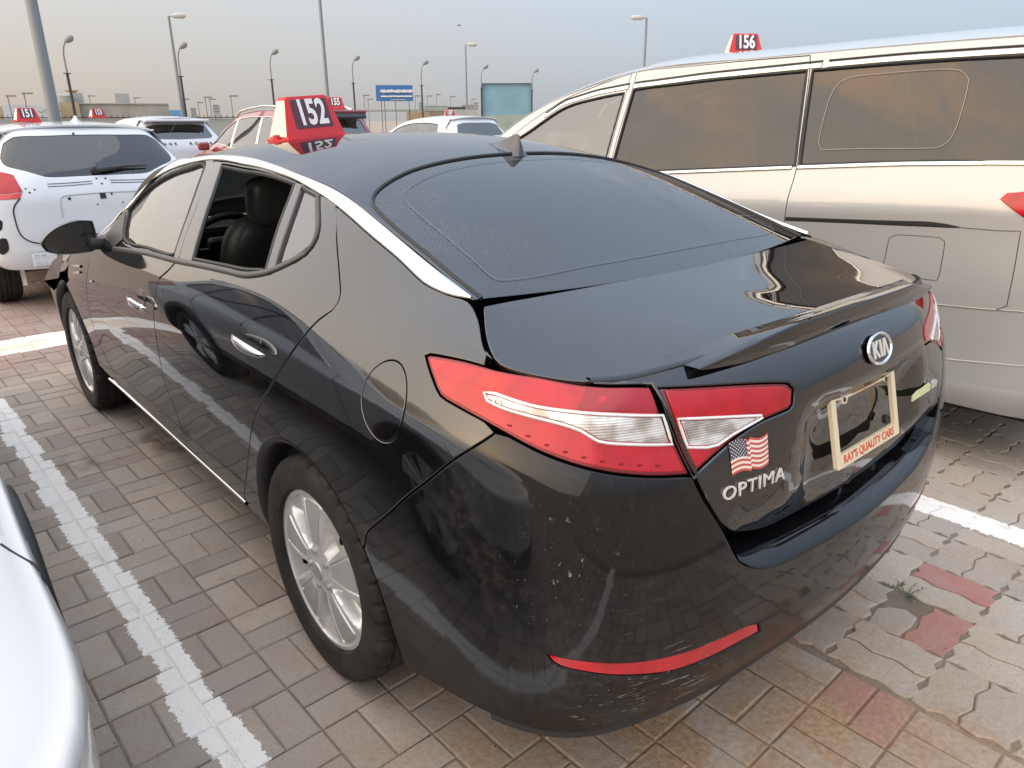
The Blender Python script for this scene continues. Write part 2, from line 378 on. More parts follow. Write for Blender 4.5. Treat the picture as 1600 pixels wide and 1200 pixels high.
rows=[ # x list , z list for side columns ; front 3 ; rear 5 (x,y,z)
 ([.74,.78,.80,.80,.80,.80,.80,.80,.80,.845,.862],[.2]*3+[.19]*6+[.215,.285], [(0,3.66,.20),(.45,3.62,.20),(.66,3.52,.20)],
   [(.852,-.75,.335),(.776,-.895,.352),(.612,-.980,.368),(.322,-1.038,.386),(0,-1.058,.392)]),
 ([.82,.86,.868,.862,.861,.86,.86,.862,.872,.880,.880],[.3]*9+[.32,.37],[(0,3.75,.30),(.46,3.70,.30),(.70,3.56,.30)],
   [(.866,-.755,.415),(.795,-.910,.43),(.634,-.999,.44),(.331,-1.057,.45),(0,-1.077,.455)]),
 ([.855,.885,.89,.882,.881,.88,.882,.887,.897,.90,.895],[.46]*9+[.465,.49],[(0,3.76,.45),(.47,3.71,.45),(.73,3.57,.45)],
   [(.876,-.758,.51),(.805,-.917,.52),(.646,-1.008,.525),(.337,-1.064,.53),(0,-1.083,.53)]),
 ([.865,.895,.90,.896,.8955,.895,.898,.902,.908,.909,.903],[.58,.6]+[.61]*9,[(0,3.74,.57),(.47,3.68,.57),(.73,3.55,.58)],
   [(.882,-.76,.61),(.812,-.92,.61),(.65,-1.012,.61),(.34,-1.066,.61),(0,-1.085,.61)]),
 ([.855,.885,.90,.903,.904,.905,.909,.912,.913,.912,.905],[.67,.71,.75]+[.76]*8,[(0,3.69,.66),(.46,3.63,.67),(.71,3.50,.67)],
   [(.882,-.757,.76),(.81,-.915,.76),(.647,-1.006,.76),(.34,-1.058,.76),(0,-1.077,.76)]),
 ([.81,.85,.875,.889,.894,.898,.905,.910,.911,.908,.899],[.73,.80,.87,.893,.902,.91,.925,.94,.95,.95,.94],[(0,3.60,.72),(.43,3.55,.725),(.66,3.45,.73)],
   [(.868,-.75,.925),(.795,-.90,.915),(.645,-.978,.91),(.345,-1.045,.91),(0,-1.07,.91)]),
 ([.745,.80,.83,.844,.849,.852,.858,.86,.858,.862,.872],[.78,.865,.95,1.01,1.038,1.055,1.08,1.105,1.10,1.065,1.02],[(0,3.5,.76),(.40,3.46,.77),(.60,3.40,.775)],
   [(.848,-.745,.99),(.772,-.882,.98),(.622,-.955,.98),(.342,-1.030,1.0),(0,-1.060,1.0)]),
 ([.705,.765,.795,.797,.775,.76,.757,.765,.775,.79,.83],[.81,.895,.97,1.045,1.14,1.20,1.24,1.235,1.21,1.145,1.085],[(0,3.42,.785),(.38,3.39,.795),(.56,3.35,.80)],
   [(.825,-.722,1.048),(.75,-.862,1.035),(.608,-.94,1.04),(.338,-1.008,1.062),(0,-1.04,1.067)]),
 ([.66,.72,.748,.738,.673,.632,.607,.635,.664,.683,.73],[.83,.915,.985,1.075,1.268,1.36,1.412,1.377,1.32,1.225,1.147],[(0,3.30,.81),(.35,3.28,.82),(.52,3.27,.825)],
   [(.79,-.68,1.097),(.715,-.832,1.083),(.592,-.90,1.09),(.33,-.962,1.112),(0,-.985,1.12)]),
]
def build_S():
    P=[]
    for xs,zs,fr,re in rows:
        r=[(-x,y,z) for x,y,z in fr]+[(-x,y,z) for x,y,z in zip(xs,Y,zs)]+[(-x,y,z) for x,y,z in re]
        r=[(-r[1][0],r[1][1],r[1][2])]+r+[(-q[0],q[1],q[2]) for q in (r[-2],r[-3])]
        P.append(r)
    return Surf(P)
E_=[(-.77,2.25,1.014),(-.735,2.1,1.10),(-.68,1.928,1.248),(-.63,1.588,1.362),(-.605,1.129,1.41),(-.615,.717,1.405),(-.635,.39,1.377),(-.655,.112,1.342),(-.67,-.083,1.290),(-.68,-.261,1.237),(-.687,-.39,1.197),(-.697,-.485,1.166)]
C_=[(2.40,1.045),(2.20,1.15),(1.95,1.27),(1.52,1.42),(1.1,1.474),(.7,1.484),(.4,1.466),(.16,1.427),(-.04,1.37),(-.24,1.29),(-.41,1.215),(-.56,1.153)]
def build_G():
    P=[]
    for t in (-1,-.86,-.6,-.3,0,.3,.6,.86,1):
        r=[]
        for (ex,ey,ez),(cy,cz) in zip(E_,C_):
            a=abs(t); f=a**2.3
            r.append((-ex*t, cy+(ey-cy)*a**2, cz+(ez-cz)*f))
        P.append(r)
    return Surf(P)
deck=[(0,-.56,1.153),(.3,-.545,1.155),(.55,-.505,1.16),(.697,-.485,1.162),(.745,-.57,1.13),(.79,-.68,1.097),(.715,-.832,1.083),(.592,-.90,1.09),(.33,-.962,1.112),(0,-.985,1.12),(0,-.75,1.128),(.35,-.72,1.126),(.6,-.69,1.118)]
hood=[(0,3.30,.81),(.35,3.28,.82),(.52,3.27,.825),(.66,3.35,.83),(.72,3.05,.915),(.765,2.6,.985),(.77,2.25,1.014),(.4,2.37,1.035),(0,2.42,1.04),(0,2.9,.955),(.4,2.9,.965),(0,2.65,1.0),(.45,2.62,1.01)]
K={
 'front_glass':[(2.867,0.8417),(2.91,0.8734),(3.04,0.8979),(3.182,0.9122),(3.35,0.9201),(3.508,0.9257),(3.603,0.875),(3.669,0.825),(3.698,0.7867),(3.713,0.7555),(3.658,0.7513),(3.377,0.7521),(3.046,0.7583)],
 'sail':[(2.74,0.7628),(2.788,0.8181),(2.86,0.8402),(3.046,0.7583),(2.95,0.7349)],
 'rear_open':[(3.673,0.9241),(3.88,0.9237),(4.013,0.9272),(4.142,0.9293),(4.287,0.9296),(4.314,0.9069),(4.366,0.8526),(4.426,0.7972),(4.447,0.7703),(4.319,0.7608),(4.201,0.7582),(3.999,0.7556),(3.893,0.7548),(3.856,0.796),(3.769,0.8648)],
 'quarter_glass':[(4.341,0.9267),(4.459,0.9221),(4.507,0.9028),(4.561,0.8769),(4.591,0.855),(4.598,0.8367),(4.578,0.818),(4.545,0.8),(4.484,0.7813),(4.465,0.804),(4.408,0.8632),(4.354,0.9144)],
 'belt_lo':[(2.95,0.7266),(3.402,0.7397),(3.748,0.7423),(3.973,0.7453),(4.22,0.7479),(4.338,0.75),(4.448,0.7634),(4.506,0.7779),(4.565,0.7997),(4.607,0.8225),(4.609,0.8483),(4.581,0.8735),(4.474,0.9225)],
 'gap_rear':[(4.532,0.9428),(4.579,0.9194),(4.682,0.8673),(4.772,0.8229),(4.823,0.7951),(4.833,0.7819),(4.828,0.7653),(4.795,0.7397),(4.785,0.7311),(4.754,0.7027),(4.693,0.6538),(4.595,0.5903),(4.442,0.4887),(4.338,0.3716),(4.247,0.2699),(4.127,0.1397)],
 'gap_mid':[(3.556,0.939),(3.713,0.8324),(3.77,0.7536),(3.746,0.7432),(3.701,0.7259),(3.622,0.7023),(3.607,0.6764),(3.593,0.6497),(3.561,0.5972),(3.542,0.5183),(3.519,0.4265),(3.485,0.3307),(3.508,0.2986),(3.54,0.2347),(3.559,0.1915),(3.389,0.0887)],
 'gap_front':[(2.528,0.6871),(2.522,0.6436),(2.501,0.5929),(2.473,0.5414),(2.43,0.4713),(2.406,0.4144),(2.402,0.3157),(2.447,0.2396),(2.569,0.1856),(2.157,-0.02)],
 'chrome_up':[(2.738,0.766),(2.851,0.8446),(3.1,0.942),(3.339,0.9402),(3.561,0.9415),(3.961,0.9443),(4.295,0.943),(4.535,0.9423),(4.773,0.9394),(4.951,0.942),(5.076,0.9447),(5.174,0.951)],
 'chrome_lo':[(2.785,0.7596),(2.883,0.884),(3.016,0.9068),(3.16,0.92),(3.332,0.9259),(3.58,0.9307),(3.863,0.9292),(4.001,0.931),(4.136,0.9317),(4.29,0.9306),(4.455,0.924),(4.583,0.918),(4.775,0.909),(4.928,0.9098),(5.036,0.9086),(5.115,0.9239),(5.174,0.9479)],
 'seam':[(5.026,0.383),(5.19,0.5038),(5.301,0.5792),(5.38,0.6533),(5.437,0.7457)],
 'lamp':[(5.202,0.8169),(5.212,0.827),(5.396,0.9027),(5.522,0.939),(5.61,0.9295),(5.716,0.9112),(5.758,0.8981),(5.773,0.8104),(5.809,0.7261),(5.84,0.6415),(5.766,0.6558),(5.691,0.6761),(5.618,0.7004),(5.546,0.7252),(5.469,0.7515),(5.412,0.7622),(5.348,0.7648),(5.29,0.7648),(5.256,0.7863),(5.224,0.8051)],
 'lamp_clear':[(5.407,0.8311),(5.439,0.8411),(5.529,0.8401),(5.59,0.8406),(5.671,0.8317),(5.773,0.8086),(5.796,0.7296),(5.713,0.7508),(5.644,0.7684),(5.61,0.7943),(5.567,0.8081),(5.509,0.8128),(5.456,0.8128),(5.418,0.8149)],
 'lid_lamp':[(5.774,0.8874),(5.884,0.8556),(6.096,0.7935),(6.11,0.7753),(6.104,0.7362),(6.093,0.7271),(5.999,0.7178),(5.936,0.6942),(5.887,0.6661),(5.846,0.6402),(5.814,0.7245),(5.787,0.8068)],
 'lid_clear':[(5.806,0.7911),(5.905,0.7658),(6.01,0.7374),(6.013,0.7309),(5.936,0.7126),(5.9,0.6976),(5.876,0.6983),(5.831,0.7117)],
 'trunk_cut':[(5.764,0.8963),(5.778,0.809),(5.814,0.7179),(5.843,0.6372),(5.861,0.5893),(5.893,0.5346),(5.924,0.4825),(5.948,0.4512),(5.983,0.4286)],
 'ledge':[(5.975,0.4353),(6.036,0.4098),(6.11,0.3985),(6.319,0.3919),(6.591,0.3826),(6.941,0.3317)],
 'lid_bot':[(5.933,0.4814),(6.065,0.4586),(6.22,0.4545),(6.433,0.4485),(6.608,0.4388)],
 'lamp_bot':[(5.436,0.7506),(5.469,0.7415),(5.547,0.7143),(5.619,0.6902),(5.691,0.6669),(5.766,0.6475),(5.842,0.6331)],
 'reflector':[(5.559,0.3139),(5.613,0.3083),(5.656,0.2982),(5.716,0.2792),(5.764,0.266),(5.834,0.2511),(5.914,0.2435),(5.982,0.2359),(6.031,0.2157),(6.039,0.1726),(5.964,0.179),(5.877,0.1812),(5.801,0.1922),(5.733,0.2207),(5.672,0.2481),(5.627,0.2678),(5.583,0.2831),(5.568,0.2956)],
}
# ================================================================ materials
def paint(name,base,dust=.5,metal=0.,rough=.35,dustcol=(.30,.26,.21),scr=0.,ior=1.5,coat=1.,gloss=False,scuffs=(),dull=None):
    """gloss: one clear mirror-like layer over a near-black base; otherwise a coloured base under clear coat"""
    m,t,b=NT(name); g=N(t); p=g.wpos()
    n1=g.noise(p,2.2,6,.62,.4); n2=g.noise(p,38,4,.7); n3=g.noise(g.map(p,(60,60,4)),1.0,3,.6)
    f=g.math('MULTIPLY',g.ramp(n1,.45,.75),g.ramp(n2,.38,.72,.25,1.)); f=g.math('ADD',f,g.math('MULTIPLY',g.ramp(n3,.60,.78),.25))
    f=g.math('MULTIPLY',f,dust*.06,None,True)
    sp=g.voro(p,70); spk=g.math('MULTIPLY',g.math('LESS_THAN',sp.outputs['Distance'],.085),g.ramp(g.noise(p,1.7,3),.57,.68)); f=g.math('MAXIMUM',f,g.math('MULTIPLY',spk,.09*min(1,dust)))
    if scr>0:
        for rot,sc_,th in (((0,.12,0),(3,3,190),.735),((0,-.35,.2),(4,4,150),.75)):
            a=g.noise(g.map(p,sc_,rot),1.,3,.55); c=g.math('MULTIPLY',g.ramp(a,th-.035,th),g.ramp(g.noise(p,3.1,4,.6),.57,.68)); f=g.math('MAXIMUM',f,g.math('MULTIPLY',c,scr))
    for (c0,r0,rot,sc_,th,amt) in scuffs:
        v=g.n('ShaderNodeVectorMath',operation='DISTANCE'); g.put(v.inputs[0],p); v.inputs[1].default_value=c0
        a=g.noise(g.map(p,sc_,rot),1.,4,.65); f=g.math('MAXIMUM',f,g.math('MULTIPLY',g.math('MULTIPLY',g.ramp(a,th-.03,th+.02),g.ramp(v.outputs['Value'],r0*.3,r0,1.,0.)),amt))
    g.put(b.inputs['Base Color'],g.mix(f,base,dustcol)); setp(b,Metallic=metal)
    if gloss:
        setp(b,IOR=ior,Coat_Weight=0.); g.put(b.inputs['Roughness'],g.math('ADD',g.math('MULTIPLY_ADD',g.ramp(n1,.35,.8),.035*dust,.02),g.math('MULTIPLY',f,.9)))
        spec=g.math('SUBTRACT',.5,g.math('MULTIPLY',f,.5),None,True)
        if dull:      # road-worn lower edge
            sz=g.n('ShaderNodeSeparateXYZ'); g.put(sz.inputs[0],p); lowz=g.ramp(g.math('ADD',sz.outputs[2],g.math('MULTIPLY_ADD',n1,.12,-.06)),dull[0],dull[1],1.,0.); spec=g.math('MULTIPLY',spec,g.math('SUBTRACT',1.,g.math('MULTIPLY',lowz,.62)))
            g.put(b.inputs['Roughness'],g.math('ADD',g.math('MULTIPLY_ADD',lowz,.28,.055),g.math('MULTIPLY',f,.9)))
        g.put(b.inputs['Specular IOR Level'],spec)
    else:
        setp(b,Coat_Weight=coat,Coat_Roughness=.02,Coat_IOR=ior); g.put(b.inputs['Roughness'],g.math('ADD',rough,g.math('MULTIPLY',f,.5)))
    return m
M_black=paint('black_car_paint',(.0035,.0035,.0045),dust=.9,gloss=True,ior=1.85,scr=.16)
M_bump=paint('scuffed_black_bumper_paint',(.004,.004,.005),dust=1.,gloss=True,ior=1.5,scr=.30,dustcol=(.40,.40,.39),scuffs=[((-.60,-1.02,.46),.15,(0,.5,.5),(14,14,160),.62,.6),((-.74,-.97,.44),.12,(0,.2,.2),(30,30,120),.65,.55),((-.78,-.90,.60),.22,(0,.1,0),(25,25,220),.70,.4),((-.82,-.88,.75),.16,(0,0,0),(60,60,40),.66,.45),((-.50,-1.04,.40),.12,(0,.4,0),(16,16,180),.69,.5)],dull=(.30,.52))
M_silver=paint('silver_car_paint',(.42,.425,.43),metal=.30,rough=.38,dust=.25,ior=1.5)
M_white=paint('white_car_paint',(.60,.64,.68),rough=.4,dust=.35,ior=1.5)
M_white2=paint('cool_white_car_paint',(.62,.61,.585),rough=.4,dust=.5,ior=1.5,dustcol=(.4,.38,.34))
M_red=paint('maroon_car_paint',(.22,.026,.028),rough=.35,metal=.3,dust=.5,ior=1.55)
M_grey=paint('grey_car_paint',(.17,.20,.25),rough=.35,metal=.3,dust=.4)
M_chrome=plain('brushed_chrome',(.78,.77,.74),.16,1.)
M_chrome2=plain('polished_chrome',(.82,.82,.82),.07,1.)
M_rub=plain('black_rubber_seal',(.012,.012,.012),.6)
M_plas=plain('black_plastic',(.018,.018,.019),.45)
M_gplas=plain('gloss_black_plastic',(.008,.008,.009),.18,coat=.6)
M_dark=plain('dark_underbody',(.01,.01,.01),.9)
M_seat=plain('dark_leather',(.022,.023,.024),.42)
M_seat2=plain('grey_stitched_leather',(.05,.052,.05),.4)
M_dash=plain('dark_dashboard_plastic',(.014,.014,.015),.55)
M_liner=plain('grey_cabin_lining',(.10,.10,.095),.9)
def alloy():
    m,t,b=NT('dusty_silver_alloy'); g=N(t); p=g.obj(); n=g.noise(p,14,5,.6); f=g.ramp(n,.35,.8)
    g.put(b.inputs['Base Color'],g.mix(f,(.66,.66,.66),(.54,.53,.51))); setp(b,Metallic=.5); g.put(b.inputs['Roughness'],g.math('MULTIPLY_ADD',f,.15,.33)); return m
M_alloy=alloy()
def tyre_m():
    m,t,b=NT('dusty_tyre_rubber'); g=N(t); p=g.obj(); n=g.noise(p,9,6,.65); f=g.ramp(n,.35,.75)
    g.put(b.inputs['Base Color'],g.mix(f,(.009,.009,.009),(.034,.028,.023))); setp(b,Roughness=.85); g.put(b.inputs['Normal'],g.bump(g.noise(p,160,3),.15,.004)); return m
M_tyre=tyre_m(); M_blade=plain('grey_blade_panel',(.42,.42,.42),.42,.35)
def drops(g):
    p=g.obj(); v=g.voro(p,190); d=g.ramp(v.outputs['Distance'],.12,.42,1.,0.); z=g.ramp(g.noise(g.map(p,(2.2,1.2,1.2)),1.6,4,.6),.52,.66)
    return g.bump(g.math('MULTIPLY',d,z),.28,.004)
M_glass=glass_mat('side_window_glass',(.60,.66,.61),2.3,film=.05,filmcol=(.5,.49,.44))
M_tint=glass_mat('tinted_window_glass',(.10,.105,.11),2.2,film=.05,filmcol=(.3,.29,.28))
M_tint2=glass_mat('hatch_window_glass',(.05,.055,.06),1.75,film=.06,filmcol=(.25,.27,.30))
M_rearg=glass_mat('wet_rear_glass',(.03,.032,.037),1.9,film=.008,filmcol=(.16,.19,.25),bump=drops)
M_vang=glass_mat('dark_van_glass',(.045,.045,.045),1.65,film=.05,filmcol=(.30,.28,.26))
M_mirror=plain('mirror_glass',(.15,.16,.17),.12,1.)
def lens(name,col,bump=True,rough=.12):
    m,t,b=NT(name); g=N(t); setp(b,Base_Color=col,Roughness=rough,Coat_Weight=.4,Coat_Roughness=.02,Coat_IOR=1.4)
    v=g.voro(g.obj(),240,rand=.15); g.put(b.inputs['Normal'],g.bump(v.outputs['Distance'],.12 if bump else .03,.002))
    g.put(b.inputs['Base Color'],g.mix(g.ramp(g.noise(g.obj(),22,3),.3,.8),col,tuple(c*.72 for c in col))); return m
M_redl=lens('red_lamp_lens',(.44,.003,.009)); M_redd=lens('deep_red_lamp_housing',(.16,.006,.010),False)
M_redp=lens('pale_red_lens',(.62,.05,.05)); M_redr=lens('red_reflector',(.55,.02,.03))

def clearm():
    m,t,b=NT('clear_lamp_reflector'); g=N(t); p=g.obj(); n=g.noise(g.map(p,(14,14,26)),1.,2,.5); rb=g.n('ShaderNodeTexWave',wave_type='BANDS',bands_direction='Z'); g.put(rb.inputs['Vector'],p); rb.inputs['Scale'].default_value=70
    g.put(b.inputs['Base Color'],g.mix(g.ramp(n,.40,.62),(.72,.70,.67),(.36,.31,.26))); setp(b,Metallic=.5,Roughness=.22,Coat_Weight=1.); g.put(b.inputs['Normal'],g.bump(g.math('ADD',rb.outputs[1],g.math('MULTIPLY',g.voro(p,55).outputs['Distance'],1.5)),.22,.005)); return m
M_clear=clearm(); M_lwhite=plain('lamp_light_bar',(.75,.74,.72),.3,.2,coat=1.)
M_bulb=plain('amber_bulb_housing',(.30,.20,.12),.3,.4); M_redm=lens('dark_red_inner_lens',(.30,.003,.008))
M_led=plain('dark_led_recess',(.26,.003,.007),.4)
M_cream=plain('cream_plate_frame',(.72,.60,.42),.45); M_orange=plain('orange_red_lettering',(.62,.10,.05),.5)
M_signred=plain('red_plastic_sign',(.52,.022,.030),.42); M_signwhite=plain('white_sign_panel',(.66,.63,.56),.5); M_num=plain('white_numeral',(.72,.72,.71),.45); M_numbg=plain('dark_numeral_backing',(.075,.025,.045),.5)
M_flagr=plain('flag_red',(.50,.08,.07),.5); M_flagw=plain('flag_white',(.74,.66,.56),.5); M_flagb=plain('flag_navy',(.035,.035,.075),.5)
M_badge=plain('satin_badge_silver',(.74,.71,.66),.35,.35)
M_green=plain('pale_green_badge',(.62,.66,.36),.4)
M_scuff=plain('scraped_bare_plastic',(.45,.45,.44),.8)
M_bare=plain('bare_bent_metal',(.55,.48,.38),.45,.3)
# ================================================================ wheels
def wheel_parts(parent,c,side,R=.334,rim=.236,width=.215,spokes='blade',tread=True,mat=None,steer=0.,cap=None,seg=90):
    """tyre, rim (> cap, nuts, brake disc) under an empty-less parent; side=-1 faces -X"""
    s=side; cx,cy,cz=c
    wh=bpy.data.objects.new('wheel',None); wh.empty_display_size=.1; link(wh,parent); wh.location=c; wh.rotation_euler=(0,0,steer)
    hw=width/2
    # tyre: profile swept round, blocks cut into the tread
    prof=[(rim*.985,-.30),(rim*1.0,-.86),(rim*1.03,-.96),(rim*1.12,-1.0),(R*.86,-1.01),(R*.925,-.985),(R*.962,-.93),(R*.982,-.86),(R*.993,-.74),(R*.998,-.6),(R*.998,-.585),(R*.975,-.58),(R*.975,-.50),(R*1.0,-.49),(R*1.0,-.2),(R*.975,-.19),(R*.975,-.11),(R*1.0,-.1),(R*1.0,.1),(R*.975,.11),(R*.975,.19),(R*1.0,.2),(R*1.0,.55),(R*.99,.8),(R*.93,.98),(rim*1.1,1.0),(rim,.86)]
    n=seg*2 if tread else seg; V=[];F=[];k=len(prof)
    for i in range(n):
        a=2*math.pi*i/n; ca,sa=math.cos(a),math.sin(a)
        for j,(r,h) in enumerate(prof):
            if tread and 6<=j<=10 and i%5==0: r-=.011
            V.append((-s*-1*h*hw if False else s*(-h)*hw*-1*-1,r*ca,r*sa))
    V=[(s*(-p[0]*s) if False else p[0],p[1],p[2]) for p in V]
    for i in range(n):
        for j in range(k-1): F.append((i*k+j,((i+1)%n)*k+j,((i+1)%n)*k+j+1,i*k+j+1))
    # outward face must be at x=s*hw : prof h=-1 is the outer side
    V=[((-s)*0+ (s*hw*(-prof[i%k][1])),v[1],v[2]) for i,v in enumerate(V)]
    if s<0: F=[f[::-1] for f in F]
    F=[f[::-1] for f in F]
    me=mesh('tyre',V,F,M_tyre,wh); me.data.polygons.foreach_set('use_smooth',[True]*len(me.data.polygons)); me.data.set_sharp_from_angle(angle=math.radians(35))
    # rim: polar height field with slots
    nt_,nr=360,46; r0,r1=.0,rim; rs=np.r_[np.linspace(.001,.045,4),np.linspace(.052,rim*.975,nr-6),rim*.99,rim*1.0]
    V=[];F=[];MI=[]; nr=len(rs)
    def hgt(r,a):
        q=r/rim; d=.018+.010*math.sin(q*math.pi)          # crown of the face
        ph=((a/(2*math.pi)*5)%1)-.5                       # five repeats, slot at ph=0
        e=abs(ph)
        if r<.034: return d+.012
        if spokes=='blade':
            # wide flat blades with an engraved border, sunken twisted web round each slot
            bw=.20; 
            if e<bw and q>.28:
                t=max(0,min(1,(bw-e)/.055)); t=t*t*(3-2*t); d-=.040*t*min(1,(q-.28)/.15)*max(0,min(1,(.955-q)/.22))
            else:
                b=abs(e-.30)
                if b<.016 and .33<q<.90: d-=.005
                if abs(q-.90)<.016 and e>.28: d-=.005
        else:
            t=max(0,min(1,(.30-e)/.08)); t=t*t*(3-2*t); d-=.045*t*(1 if q>.3 else 0)
        if q>.955: d+=.006
        return d
    for i in range(nt_):
        a=2*math.pi*i/nt_
        for r in rs: V.append((s*(hw-.028+hgt(r,a)-.012),r*math.cos(a+.25),r*math.sin(a+.25)))
    for i in range(nt_):
        a=2*math.pi*(i+.5)/nt_; ph=abs(((a/(2*math.pi)*5)%1)-.5)
        for j in range(nr-1):
            q=(rs[j]+rs[j+1])/2/rim
            if spokes=='blade':
                if .48<q<.82 and ph<.095*math.sin(math.pi*(q-.48)/.34)**.6: continue
            elif .34<q<.90 and ph<.20: continue
            F.append((i*nr+j,((i+1)%nt_)*nr+j,((i+1)%nt_)*nr+j+1,i*nr+j+1))
    if s<0: F=[f[::-1] for f in F]
    rm=mesh('rim',V,F,mat or M_alloy,wh,smooth=True); rm.data.set_sharp_from_angle(angle=math.radians(50))
    if spokes=='blade':      # flat engraved panels on the broad blades
        for kk in range(5):
            a0=2*math.pi*(kk)/5+.25; pts=[(.36,-.13),(.36,.13),(.60,.165),(.86,.175),(.885,.12),(.885,-.12),(.86,-.175),(.60,-.165)]; lp_=cr_loop([(q*rim*math.cos(a0+ph*2*math.pi/5),q*rim*math.sin(a0+ph*2*math.pi/5)) for q,ph in pts],60,.008); V=[];n_=len(lp_)
            for yy,zz in list(lp_)+list(lp_):
                rr_=math.hypot(yy,zz); V.append([s*(hw-.040+.018+.010*math.sin(rr_/rim*math.pi)+(.0022 if len(V)<n_ else -.003)),yy,zz])
            cq=lp_.mean(0); rr_=np.hypot(*cq); V.append((s*(hw-.040+.018+.010*math.sin(rr_/rim*math.pi)+.0022),cq[0],cq[1])); F=[(2*n_,i,(i+1)%n_) for i in range(n_)]+[(i,n_+i,n_+(i+1)%n_,(i+1)%n_) for i in range(n_)]
            mesh('blade_panel',V,F if s>0 else [f[::-1] for f in F],M_blade,rm)
    b=MB(); b.lathe([(rim*1.0,hw-.022),(rim*1.045,hw-.012),(rim*1.05,hw-.02),(rim*1.0,hw-.05),(rim*.975,hw-.055)],60)
    if s<0: b.V=[(-x,y,z) for x,y,z in b.V]
    lp=b.build('rim_lip',mat or M_alloy,rm,True)
    b=MB(); b.lathe([(.0,0),(.026,0),(.028,-.003),(.028,-.02)],24,c=(hw-.028+.026,0,0))
    for i in range(5):
        a=2*math.pi*(i+.5)/5+.25+.3; b.lathe([(.0,.0),(.008,0),(.010,-.012)],8,c=(hw-.006,.057*math.cos(a),.057*math.sin(a)))
    b.V=[(s*x,y,z) for x,y,z in b.V]
    b.build('hub_cap',plain('hub_cap_grey',(.42,.42,.42),.4,.6) if cap is None else cap,rm,True)
    b=MB(); b.lathe([(.03,.0),(.15,.0),(.15,-.02),(.03,-.02)],40,c=(hw-.075,0,0)); b.V=[(s*x,y,z) for x,y,z in b.V]; b.build('brake_disc',plain('brake_steel',(.02,.02,.02),.7),wh)
    b=MB(); b.lathe([(.001,-.09),(rim*.99,-.09),(rim*.99,-.10)],40); b.V=[(s*(x+hw),y,z) for x,y,z in b.V]; b.build('inner_barrel',M_dark,wh)
    return wh
# ================================================================ black sedan
SED=empty('black_sedan',(0,0,0),0,'dusty black sedan with red numbered sign on its roof, seen from its rear corner','car')
S=build_S(); G=build_G(); D=TPS(deck); H=TPS(hood)
VM=S.kv[-1]; UC=S.ku[-3]; UF=S.ku[1]
leftside=lambda P:(P[:,0]<-.3)&(P[:,1]>-.86)
def yz(*p): return [tuple(a) for a in S.inv(lambda P:P[:,1:3],np.array(p,float),leftside)]
def xz(*p): return [tuple(a) for a in S.inv(lambda P:P[:,[0,2]],np.array(p,float),lambda P:(P[:,1]<-.86)&(P[:,0]<.05))]
def arc(cy,cz,r,a0,a1,n=14): return yz(*[(cy+r*math.cos(t),cz+r*math.sin(t)) for t in np.linspace(math.radians(a0),math.radians(a1),n)])
utop=lambda y:float(np.interp(-y,-Ytop[:,0],Ytop[:,1]))
_u=np.linspace(0,S.ku[-1],400); _p=S.pos(np.c_[_u,np.full(400,VM)]); _m=(_p[:,0]<-.45)
Ytop=np.c_[_p[_m,1],_u[_m]]; Ytop=Ytop[np.argsort(-Ytop[:,0])]
top=lambda *ys:[(utop(y),VM) for y in ys]
AR=.392; AC=.335
up=[(utop(2.2),VM)]+K['chrome_up'][1:]; lo=yz((2.14,1.04))+K['chrome_lo'][1:]
gr=K['gap_rear'][:-1]+yz((.56,.335),(.585,.300)); gm=K['gap_mid'][:-1]+yz((1.125,.30)); gf=K['gap_front'][:-1]+yz((2.13,.302))
i_m=min(range(len(lo)),key=lambda i:abs(lo[i][0]-gm[0][0])); i_r=min(range(len(lo)),key=lambda i:abs(lo[i][0]-gr[1][0]))
# doors
fdoor=gf+gm[::-1][0:]+[p for p in lo[:i_m+1]][::-1]
fd=panel(S.pos,gf+gm[::-1][:-1]+lo[:i_m+1][::-1],[K['front_glass']])
fds=both('front_door',fd,M_black,SED)
rd=panel(S.pos,gm[1:]+gr[::-1][:-1]+lo[i_m:i_r][::-1],[K['rear_open'],K['quarter_glass']])
rds=both('rear_door',rd,M_black,SED)
# quarter panel with the filler door cut out of it
fc=(-.437,.972); fr=.083
fuel=yz(*[(fc[0]+fr*.92*math.cos(t),fc[1]+fr*math.sin(t)) for t in np.linspace(0,2*math.pi,41)[:-1]])
lampK=K['lamp']; trk=K['trunk_cut']
seam=K['seam'][1:]; seam=yz((-.318,.567),(-.345,.625))+seam
q_top=[(utop(y),VM) for y in (-.49,-.55,-.62,-.67)]
lamp_front=[lampK[2],lampK[1],lampK[0],lampK[19],lampK[18],lampK[17],lampK[16],lampK[15]]
ql=gr[1:]+yz((.565,.262))+yz((.40,.262))+arc(0,AC,AR,-8,142,18)+seam+lamp_front[::-1]+[(lampK[2][0],VM)]+q_top[::-1]+lo[i_r:-1][::-1]
qp=panel(S.pos,ql,[fuel]); qps=both('quarter_panel',qp,M_black,SED)
fp=panel(S.pos,fuel,gap=.0012,off=.0004,lip=.002); putA('fuel_door',fp,M_black,SED)
b=MB(); b.tube([tuple(v) for v in S.pos(np.array(yz(*[(fc[0]+.028*math.cos(t)-.10,fc[1]+.13+.016*math.sin(t)) for t in np.linspace(0,2*math.pi,12)])))+[.004,0,0]],.0008,4)
